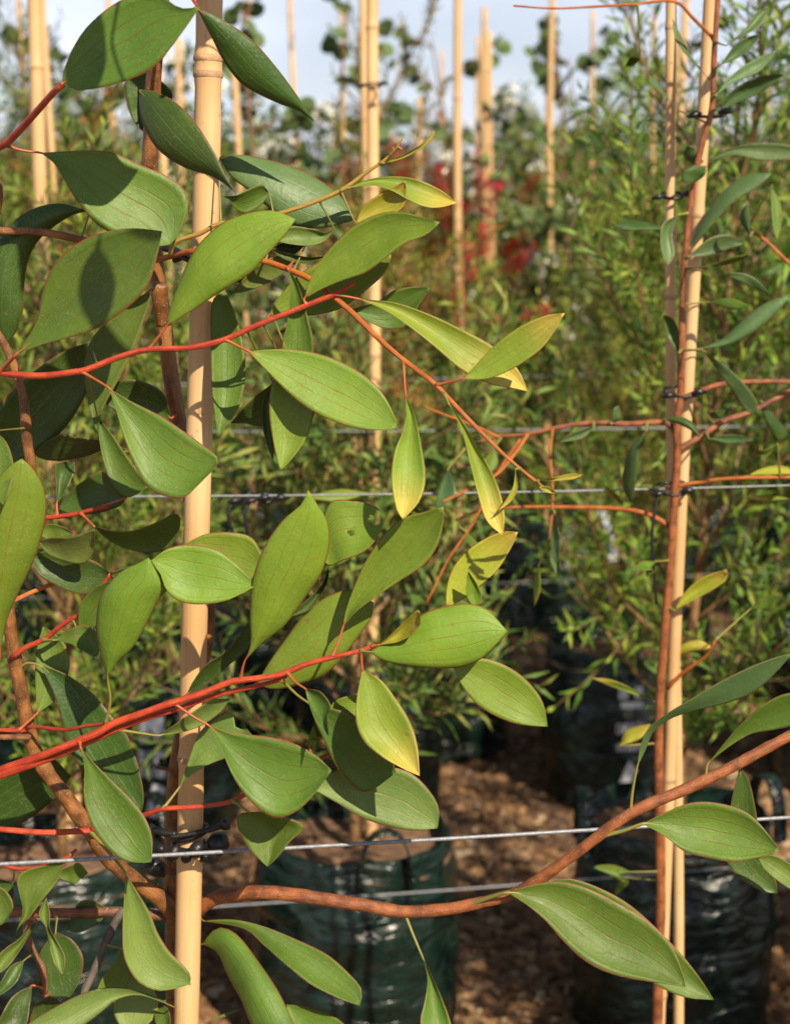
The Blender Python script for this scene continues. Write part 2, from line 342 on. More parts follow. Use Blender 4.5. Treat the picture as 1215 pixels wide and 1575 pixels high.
def soil_geo(seed):
    V = [(0, 0, BAG_H - .03)]; F = []; S = 28
    for j in range(1, 9):
        for k in range(S):
            a = 2 * math.pi * k / S; r = BAG_R * .945 * j / 8
            V.append((r * math.cos(a), r * math.sin(a), BAG_H - .035 + .02 * noise.noise(Vector((r * math.cos(a) * 22, r * math.sin(a) * 22, seed))) + .004 * random.random()))
    for k in range(S): F.append((0, 1 + k, 1 + (k + 1) % S))
    for j in range(7):
        for k in range(S): F.append((1 + j * S + k, 1 + (j + 1) * S + k, 1 + (j + 1) * S + (k + 1) % S, 1 + j * S + (k + 1) % S))
    return mesh('soil', V, F, M_SOIL)
def handle_geo():
    V = []; F = []; pts = [(-.05, -.05), (-.045, .0), (-.03, .05), (0, .066), (.03, .05), (.045, .0), (.05, -.05)]; pts = spline(pts, 14)
    for i, (x, z) in enumerate(pts):
        for y in (-.014, .014):
            V.append((x, y, z)); V.append((x * .93, y, z * .95 - .001))
    for i in range(14):
        b = i * 4
        F += [(b, b + 2, b + 6, b + 4), (b + 1, b + 5, b + 7, b + 3), (b, b + 4, b + 5, b + 1), (b + 2, b + 3, b + 7, b + 6)]
    return mesh('handle', V, F, M_BAG)
def print_geo(kind):
    """white print that follows the bag wall on the camera side"""
    V = []; F = []; R2 = BAG_R * 1.075
    def patch(pts):
        k = len(V)
        for (s, z) in pts:
            a = -math.pi / 2 + s / R2; V.append((R2 * math.cos(a), R2 * math.sin(a), z))
        F.append(tuple(range(k, k + len(pts))))
    def rect(x, z, w, h): patch([(x, z), (x + w / 2, z), (x + w, z), (x + w, z + h), (x + w / 2, z + h), (x, z + h)])
    if kind == 0:
        patch([(-.03, .25), (-.012, .25), (0, .285), (.012, .25), (.03, .25), (.03, .32), (-.03, .32)])       # square with a peak cut out
        rect(-.035, .20, .016, .03); rect(-.012, .20, .006, .03); rect(0, .215, .03, .015); rect(.005, .20, .008, .012)
        rect(-.04, .165, .014, .022); rect(-.02, .165, .014, .022); rect(.0, .165, .006, .022); rect(.012, .165, .02, .022)
        patch([(-.02, .07), (.02, .06), (.03, .14), (0, .15)])
    else:
        rect(-.025, .285, .055, .016); rect(-.03, .31, .022, .03); rect(.01, .312, .02, .028)
        for i, (w, c) in enumerate(((.013, 1), (.011, 0), (.012, 0), (.014, 1))):
            x = -.035 + i * .018
            rect(x, .22, .004, .026); rect(x + w - .003, .22, .004, .026); rect(x + .004, .242, w - .007, .004)
            if c: rect(x + .004, .22, w - .007, .004)
        for i in range(6): rect(-.032 + i * .0115, .175, .0075, .018 - .005 * (i % 2))
        patch([(-.03, .08), (0, .085), (.02, .125), (0, .15)])
    return mesh('bag_print', V, F, M_PRINT, False)
BAGS = [(bag_geo(s), soil_geo(s)) for s in (1, 2, 3)]; HANDLE = handle_geo(); PRINTS = [print_geo(0), print_geo(1)]
bag_count = 0
def bag(x, y, label, group=None, prints=None, rot=0.0):
    global bag_count
    a, b = BAGS[bag_count % 3]; bag_count += 1
    t = empty('planter_bag', (x, y, 0)); t.rotation_euler.z = rot
    bw = obj('bag_wall', a, t); obj('soil', b, t)
    for s in (-1, 1):
        h = obj('handle', HANDLE, bw, (s * BAG_R * .95, 0, BAG_H)); h.rotation_euler = (0, 0, R(90 + 12 * s))
    if prints is not None:
        pr = obj('print', PRINTS[prints], bw); pr['kind'] = 'stuff'; pr.rotation_euler.z = -rot + math.atan2(-x, y) * 0 + R(6 if prints else -4)
    return tag(t, label, 'planter bag', group)

# ------------------------------------------------------------------ bamboo stakes
def bamboo_material():
    m, n, l, bs = newmat('bamboo'); uv = N(n, 'ShaderNodeUVMap'); tc = N(n, 'ShaderNodeTexCoord'); oi = N(n, 'ShaderNodeObjectInfo')
    mp = N(n, 'ShaderNodeMapping'); mp.inputs['Scale'].default_value = (7, 34, 1); l.new(uv.outputs[0], mp.inputs['Vector'])
    t = N(n, 'ShaderNodeTexNoise'); t.inputs['Scale'].default_value = 1; t.inputs['Detail'].default_value = 5; l.new(mp.outputs[0], t.inputs['Vector'])
    t3 = N(n, 'ShaderNodeTexNoise'); t3.inputs['Scale'].default_value = 9; t3.inputs['Detail'].default_value = 4; l.new(tc.outputs['Object'], t3.inputs['Vector'])
    r = ramp(n, [(.25, (0.50, 0.30, 0.125)), (.5, (0.60, 0.385, 0.18)), (.8, (0.68, 0.47, 0.25))]); l.new(t3.outputs['Fac'], r.inputs[0])
    st = N(n, 'ShaderNodeMapRange'); l.new(t.outputs['Fac'], st.inputs[0]); st.inputs[1].default_value = .52; st.inputs[2].default_value = .75; st.inputs[4].default_value = .45
    c = mixc(n, l, st.outputs[0], r.outputs[0], (0.40, 0.20, 0.075))
    f = N(n, 'ShaderNodeTexNoise'); f.inputs['Scale'].default_value = 130; f.inputs['Detail'].default_value = 2; l.new(tc.outputs['Object'], f.inputs['Vector'])
    fm = N(n, 'ShaderNodeMapRange'); l.new(f.outputs['Fac'], fm.inputs[0]); fm.inputs[1].default_value = .70; fm.inputs[2].default_value = .76; fm.inputs[4].default_value = .6
    c = mixc(n, l, fm.outputs[0], c, (0.16, 0.085, 0.04))
    hsv = N(n, 'ShaderNodeHueSaturation'); l.new(c, hsv.inputs['Color']); a = N(n, 'ShaderNodeMapRange'); l.new(oi.outputs['Random'], a.inputs[0]); a.inputs[3].default_value = .82; a.inputs[4].default_value = 1.08; l.new(a.outputs[0], hsv.inputs['Value'])
    l.new(hsv.outputs[0], bs.inputs['Base Color']); bs.inputs['Roughness'].default_value = .5
    b = N(n, 'ShaderNodeBump'); b.inputs['Strength'].default_value = .25; b.inputs['Distance'].default_value = .0006; l.new(t.outputs['Fac'], b.inputs['Height']); l.new(b.outputs[0], bs.inputs['Normal'])
    return m
M_BAM = bamboo_material(); M_NODE = simple('bamboo_node', (0.30, 0.17, 0.085), .7, (0.46, 0.30, 0.17), 140, .4, 400)
def stake(base, top, r, label, group=None, nodes=None, sides=14, path=None, cat='stake'):
    base = Vector(base); top = Vector(top); t = empty('bamboo_stake', base)
    L = (top - base).length; n = 40
    if nodes is None:
        nodes = []; s = random.uniform(.1, .3)
        while s < L - .05: nodes.append(s); s += random.uniform(.26, .36)
    pts = []; rad = []
    ss = sorted(set([L * i / n for i in range(n + 1)] + [q + d for q in nodes for d in (-.012, -.005, 0, .005, .012)]))
    ss = [s for s in ss if 0 <= s <= L]
    for s in ss:
        p = base.lerp(top, s / L) if path is None else path(s / L)
        w = .0025 * Vector((math.sin(s * 5 + r * 900), math.cos(s * 4.1), 0)) if path is None else Vector((0, 0, 0))
        pts.append(p + w - base)
        d = min([abs(s - q) for q in nodes] or [9])
        rad.append(r * (1.0 - .05 * s / L) * (1 + (.07 * math.exp(-(d / .006) ** 2) - .045 * math.exp(-((d - .016) / .010) ** 2))))
    V, F, UV = tube_geo(pts, rad, sides)
    cane = obj('cane', mesh('cane', V, F, M_BAM, uvs=UV), t)
    for q in nodes:
        i = min(range(len(ss)), key=lambda k: abs(ss[k] - q)); c = pts[i]; d = (pts[min(i + 1, len(pts) - 1)] - pts[i - 1]).normalized()
        V, F, UV = tube_geo([c - d * .0030, c - d * .0016, c + d * .0002, c + d * .0022], [rad[i] * 1.005, rad[i] * 1.05, rad[i] * 1.045, rad[i] * 1.0], sides, cap=False)
        obj('node', mesh('node', V, F, M_NODE, uvs=UV), cane)
    return tag(t, label, cat, group)

# ------------------------------------------------------------------ wires and ties
M_WIRE = simple('galvanised_wire', (0.16, 0.17, 0.19), .5, (0.27, 0.28, 0.30), 300, .2, 900, metal=.3)
M_TIE = simple('tie_black_rubber', (0.006, 0.006, 0.0065), .42, (0.014, 0.014, 0.014), 200, .3, 300)
def wire(p0, p1, r, label, sag=0.01):
    p0 = Vector(p0); p1 = Vector(p1); d = (p1 - p0); a = p0 - d * .6; b = p1 + d * .6
    pts = [a.lerp(b, i / 60) + Vector((0, 0, -sag * math.sin(math.pi * i / 60) + sag * .8)) for i in range(61)]
    V, F, UV = tube_geo(pts, [r] * 61, 8)
    return tag(obj('trellis_wire', mesh('trellis_wire', V, F, M_WIRE, uvs=UV)), label, 'wire')

# ------------------------------------------------------------------ leaves of the broad-leaved shrub
RG = {'F': (0, 0, 1), 'R1': (0, 0, 3.0375), 'R2': (300, 150, 3.0375), 'R3': (0, 350, 3.0375), 'R4': (0, 650, 3.0375), 'R5': (0, 1000, 3.0375),
      'R6': (0, 1250, 3.0375), 'R7': (350, 420, 2.3365), 'R8': (370, 740, 2.4796), 'R9': (300, 1030, 2.893), 'RA': (300, 1330, 2.641),
      'RB': (700, 990, 2.359), 'RC': (850, 0, 3.329), 'RD': (850, 380, 3.329), 'RE': (800, 700, 2.928)}
def conv(reg, s):
    ox, oy, k = RG[reg]; v = [float(t) for t in s.split()]
    return [(ox + v[i] / k, oy + v[i + 1] / k) for i in range(0, len(v), 2)]
class Plant:
    def __init__(self, root): self.root = root; self.samples = []
def make_branch(pl, name, pts, Y, W, mat, sides=10, nodes=True, knob=.0, label=None):
    """pts: photo pixels; Y, W: lists of (fraction, value) or pairs giving distance and width in pixels"""
    pts = np.asarray(pts, float); n = max(12, int(np.linalg.norm(np.diff(pts, axis=0), axis=1).sum() / 9)); n = min(n, 150)
    c = spline(pts, n); f = np.linspace(0, 1, n + 1)
    Y = Y if isinstance(Y[0], (tuple, list)) else [(0, Y[0]), (1, Y[1])]; W = W if isinstance(W[0], (tuple, list)) else [(0, W[0]), (1, W[1])]
    ys = np.interp(f, [a for a, b in Y], [b for a, b in Y]); ws = np.interp(f, [a for a, b in W], [b for a, b in W])
    p3 = [P(c[i, 0], c[i, 1], ys[i]) for i in range(n + 1)]; s0 = random.random() * 99
    rad = [ws[i] / 2 * mpp(c[i, 1], ys[i]) * (1 + .10 * noise.noise(Vector((i * .35, s0, 0))) + knob * max(0, noise.noise(Vector((i * .9, s0, 3))))) for i in range(n + 1)]
    V, F, UV = tube_geo(p3, rad, sides, rnd=.03)
    o = obj(name, mesh(name, V, F, mat, uvs=UV), pl.root)
    if label: o['label'] = label
    for i in range(n + 1): pl.samples.append((c[i, 0], c[i, 1], ys[i], ws[i]))
    return o
def nearest(pl, x, y, Yw=None):
    a = np.asarray(pl.samples); d = np.hypot(a[:, 0] - x, a[:, 1] - y)
    if Yw is not None: d = d + 300 * np.abs(a[:, 2] - Yw)
    i = int(np.argmin(d)); return a[i], d[i]
def make_leaf(pl, reg, Yb, Yt, roll, cup, mat, data, bites=(), fold=0.0, pet='r', NU=22, NV=10, thick=.0005, petw=4.0, autopet=True):
    parts = data.split('|'); base = conv(reg, parts[0])[0]; A = conv(reg, parts[1]); tip = conv(reg, parts[2])[0]; B = conv(reg, parts[3])
    petp = conv(reg, parts[4]) if len(parts) > 4 else None
    a = spline([base] + A + [tip], NU); b = spline([base] + B + [tip], NU)
    s0 = random.random() * 50; wav = random.uniform(.6, 1.3)
    top = []; bot = []; UV = []; px = []
    def yy(u, v):
        w = math.sin(math.pi * min(max(u, 0), 1)) ** .75
        y = Yb + (Yt - Yb) * u + roll * (v - .5) * w + cup * w * (1 - (2 * v - 1) ** 2) + fold * w * (1 - abs(2 * v - 1))
        y += .0022 * wav * w * noise.noise(Vector((u * 3.2, v * 1.5, s0))) + .0016 * wav * w * (2 * abs(v - .5)) ** 2 * noise.noise(Vector((u * 6, (v > .5) * 7, s0 + 9)))
        return y
    rows = []
    Vv = []; UVs = []; 
    def add(u, v, i):
        q = a[i] * (1 - v) + b[i] * v
        Vv.append(P(q[0], q[1], yy(u, v))); UVs.append((u, v)); px.append(q); return len(Vv) - 1
    for i in range(NU + 1):
        u = i / NU
        if i in (0, NU): k = add(u, .5, i); rows.append([k] * (NV + 1))
        else: rows.append([add(u, j / NV, i) for j in range(NV + 1)])
    n0 = len(Vv)
    F = []; MI = []
    for i in range(NU):
        for j in range(NV):
            f = [rows[i][j], rows[i][j + 1], rows[i + 1][j + 1], rows[i + 1][j]]
            g2 = [f[0]]
            for t in f[1:]:
                if t not in g2: g2.append(t)
            if len(g2) > 2:
                c = sum(px[t] for t in g2) / len(g2)
                if any((c[0] - bx) ** 2 + (c[1] - by) ** 2 < br * br for bx, by, br in bites): continue
                F.append(tuple(g2))
    nf = len(F)
    Vv += [(x, y + thick, z) for x, y, z in Vv]; UVs = UVs + UVs
    ed = {}
    for f in F:
        for q in range(len(f)):
            e = (f[q], f[(q + 1) % len(f)]); ed[e] = 1
    F2 = [tuple(t + n0 for t in f)[::-1] for f in F]
    rim = [(e[1], e[0], e[0] + n0, e[1] + n0) for e in ed if (e[1], e[0]) not in ed]
    F = F + F2 + rim; MI = [0] * (2 * nf) + [1] * len(rim)
    # petiole running on into the midrib
    if petp is None and autopet:
        sm, d = nearest(pl, base[0], base[1], Yb)
        petp = [(sm[0], sm[1])] if 2 < d < 150 else None
        if d > 22: pet = 'g'; petw = min(petw, 2.6)
    elif petp is not None and len(petp):
        sm, d = nearest(pl, petp[0][0], petp[0][1], Yb)
        if d > 60: sm = None
        else: petp = [(sm[0], sm[1])] + petp[1:]
    petg = None
    if petp:
        mid = (a + b) / 2; iu = max(1, NU // 11)
        pp = list(petp) + [tuple(base)] + [tuple(mid[iu])]
        c = spline(pp, 16); Ys = sm[2] if sm is not None else Yb
        ln = np.concatenate([[0], np.cumsum(np.linalg.norm(np.diff(c, axis=0), axis=1))]); db = np.linalg.norm(c - np.array(base), axis=1); ib = max(1, int(np.argmin(db)))
        yv = [Ys + (Yb - Ys) * min(1, (ln[i] / max(ln[ib], 1e-6))) ** 1.0 if i <= ib else yy((i - ib) / max(1, 16 - ib) * iu / NU, .5) + .0002 for i in range(17)]
        pw = petw * (.85 + .5 * (1 - np.minimum(1, ln / max(ln[ib], 1e-6))) + .9 * np.exp(-(ln / 5.0) ** 2)); pw[ib + 1:] *= np.linspace(.8, .12, 17 - ib - 1) if ib < 16 else 1
        p3 = [P(c[i, 0], c[i, 1], yv[i]) for i in range(17)]; rad = [pw[i] / 2 * mpp(c[i, 1], yv[i]) for i in range(17)]
        petg = tube_geo(p3, rad, 7)
    me = mesh('leaf', Vv, F, [LM[mat], M_RIM], midx=MI, uvs=UVs)
    lo = obj('leaf', me, pl.root)
    if petg: obj('petiole', mesh('petiole', petg[0], petg[1], M_PET[pet]), lo)
    return lo
M_RIM = simple('leaf_rim', (0.26, 0.055, 0.025), .5, (0.20, 0.07, 0.03), 80)

# ------------------------------------------------------------------ front row: shrub, stake, wire, ties
root1 = empty('broad_leaved_shrub', P(286, 2300, 1.43)[:2] + (0.36,))
tag(root1, 'large broad leaved shrub with red twigs tied to the thick bamboo stake', 'shrub')
root1_inv = Vector(root1.location)
root1.location = (0, 0, 0)                      # parts are laid out in world coordinates; origin moved to the base at the end
P1 = Plant(root1)
Bp = lambda name, pts, Y, W, mat, **k: make_branch(P1, name, pts, Y, W, mat, **k)
SOILZ = 0.37
# main stem behind the stake, and down into its bag
Bp('trunk', [(286, 2050), (280, 1800), (276, 1600), (272, 1480), (271, 1390), (270, 1300), (270, 1230), (279, 1150), (297, 1060), (316, 985), (316, 900), (300, 800), (287, 720), (277, 660), (263, 580), (253, 505), (244, 442), (238, 390), (232, 330), (231, 265), (232, 190), (238, 100), (248, 0), (256, -120), (260, -300), (262, -420)],
   [(0, 1.44), (.4, 1.438), (.55, 1.445), (.65, 1.44), (.75, 1.425), (.83, 1.40), (1, 1.39)], [(0, 44), (.3, 34), (.42, 26), (.6, 25), (.7, 25), (.8, 24), (.9, 25), (1, 15)], M_BARK, sides=12)
Bp('stem', [(277, 1412), (240, 1376), (205, 1353), (165, 1318), (132, 1270), (100, 1225), (70, 1185), (48, 1140), (32, 1060), (22, 1010), (12, 930), (14, 860), (36, 780), (47, 720), (42, 680), (36, 612), (25, 575), (8, 532), (-25, 480), (-60, 400)],
   [(0, 1.435), (.12, 1.41), (.25, 1.40), (1, 1.375)], [(0, 31), (.1, 25), (.3, 22.5), (.45, 21), (.6, 19), (.75, 16), (.8, 13.5), (1, 12)], M_BARK, sides=12, knob=.2)
Bp('branch', [(284, 1420), (313, 1393), (340, 1380), (395, 1373), (452, 1377), (508, 1385), (565, 1394), (622, 1403), (679, 1400), (716, 1394), (785, 1377), (827, 1354), (869, 1325), (912, 1293), (954, 1261), (997, 1238), (1060, 1212), (1124, 1181), (1215, 1132), (1330, 1080)],
   [(0, 1.43), (.12, 1.41), (.6, 1.37), (1, 1.38)], [(0, 26), (.05, 22), (.3, 19.5), (.55, 17), (.75, 18.5), (1, 15)], M_REDBROWN, sides=14, knob=.15)
Bp('branch', [(275, 1425), (262, 1412), (200, 1405), (165, 1403), (100, 1405), (40, 1404), (-40, 1400)], [(0, 1.44), (1, 1.42)], [(0, 18), (1, 15)], M_BARKD)
Bp('branch', [(50, 1404), (40, 1430), (52, 1465), (66, 1490), (70, 1530)], (1.42, 1.40), (13, 8), M_BARKD)
Bp('dead_twig', [(191, 1398), (178, 1418), (161, 1454), (145, 1494), (128, 1532), (118, 1600)], (1.425, 1.39), (12, 11), M_DEAD, knob=.5, label='grey dead twig hanging from the branch')
Bp('branch', [(-70, 600), (-30, 566), (0, 573), (60, 578), (115, 572), (135, 568), (180, 550), (230, 537), (290, 535), (345, 522), (400, 498), (450, 478), (505, 456), (530, 444), (546, 434)],
   [(0, 1.38), (.1, 1.335), (.3, 1.32), (1, 1.315)], [(0, 11), (.3, 10.5), (.6, 9), (.93, 9), (1, 6)], M_RED, knob=.05)
Bp('branch', [(-42, 470), (-28, 420), (0, 300), (-20, 250)], (1.38, 1.36), (10, 10), M_BARK)
Bp('branch', [(-30, 262), (-18, 240), (0, 224), (13, 217), (50, 178), (82, 142), (96, 130)], (1.36, 1.25), (13, 10), M_RED)
Bp('branch', [(-40, 352), (0, 355), (60, 356), (115, 366), (150, 376), (200, 392), (240, 398)], [(0, 1.375), (.5, 1.37), (1, 1.41)], (12, 12), M_BARK, knob=.1)
Bp('branch', [(238, 400), (270, 392), (300, 386), (350, 390), (402, 400), (441, 413), (481, 431), (513, 456), (543, 482), (585, 523), (620, 553), (667, 589), (692, 615), (735, 660), (778, 702), (825, 741), (850, 760)],
   [(0, 1.41), (.08, 1.375), (.25, 1.35), (.4, 1.318), (.6, 1.287), (.75, 1.262), (1, 1.235)], [(0, 9), (.4, 9), (.7, 7.5), (1, 4)], M_ORANGE, knob=.05)
Bp('twig', [(261, 394), (268, 373), (290, 364), (310, 358), (335, 344), (360, 342), (395, 336), (430, 328), (481, 311), (527, 291), (563, 265), (590, 247), (606, 232), (613, 222), (620, 210)], [(0, 1.38), (.2, 1.37), (.4, 1.36), (1, 1.335)], [(0, 7), (.7, 7), (.9, 5), (1, 2.5)], M_OLIVE)
for q in ([(606, 232), (612, 226), (618, 229)], [(600, 238), (605, 231), (604, 226)]): Bp('bud', q, (1.335, 1.332), (3.5, 3.5), M_OLIVE, sides=6)
Bp('branch', [(-30, 1200), (0, 1186), (66, 1162), (118, 1141), (151, 1127), (175, 1113), (214, 1099), (263, 1082), (313, 1066), (356, 1049), (400, 1043), (430, 1038), (471, 1022), (507, 1012), (551, 1002), (572, 994)],
   [(0, 1.34), (.2, 1.315), (1, 1.30)], [(0, 13), (.5, 11), (.9, 8), (1, 6)], M_RED, knob=.05)
Bp('branch', [(-70, 1000), (-60, 1120), (-35, 1203), (0, 1193), (66, 1170), (99, 1157), (148, 1136), (184, 1120), (230, 1103), (270, 1092), (313, 1076), (356, 1064), (400, 1054), (430, 1046), (440, 1040)],
   [(0, 1.38), (.2, 1.345), (.4, 1.325), (.95, 1.315), (1, 1.308)], [(0, 14), (.3, 13), (.7, 9), (1, 7)], M_RED, knob=.05)
Bp('branch', [(-66, 1010), (-30, 960), (-8, 925)], (1.38, 1.385), (14, 14), M_BARK)
Bp('branch', [(40, 1122), (50, 1118), (102, 1123), (132, 1117), (172, 1113)], (1.385, 1.318), (6, 6), M_RED, sides=8)
Bp('branch', [(40, 1124), (20, 1124), (-30, 1122)], (1.385, 1.36), (7, 6), M_RED, sides=8)
Bp('branch', [(46, 1134), (20, 1134), (-20, 1133)], (1.388, 1.37), (11, 9), M_BARK, sides=8)
Bp('branch', [(18, 1012), (40, 996), (69, 983), (100, 958), (130, 938), (171, 882)], (1.385, 1.36), (9, 6), M_RED, sides=8)
Bp('branch', [(12, 928), (23, 923), (76, 900), (120, 890)], (1.39, 1.42), (8, 6), M_ORANGE, sides=8)
Bp('branch', [(142, 1278), (120, 1279), (66, 1281), (0, 1276), (-40, 1272)], (1.39, 1.35), (10, 9), M_RED, sides=8)
Bp('branch', [(138, 1278), (180, 1266), (215, 1257), (250, 1245), (296, 1242), (349, 1235), (379, 1222), (440, 1195), (494, 1166), (512, 1156)], [(0, 1.39), (.3, 1.355), (1, 1.345)], (9, 6), M_RED, sides=8, knob=.08)
Bp('branch', [(-30, 1340), (0, 1331), (33, 1337), (82, 1329), (108, 1315), (117, 1308)], (1.37, 1.345), (7, 5), M_RED, sides=8)
Bp('branch', [(-40, 1345), (-52, 1370), (-38, 1400)], (1.372, 1.42), (9, 9), M_BARK, sides=8)
Bp('branch', [(34, 800), (65, 797), (109, 792), (138, 785), (168, 779)], (1.385, 1.37), (9, 6), M_RED, sides=8)
Bp('twig', [(240, 1180), (262, 1186), (270, 1200)], (1.43, 1.43), (6, 6), M_BARK, sides=6)
# the pruned stub beside the upper stem
Bp('pruned_stub', [(252, 500), (247, 470), (245, 443), (246, 436)], (1.412, 1.405), (24, 26), M_BARK)

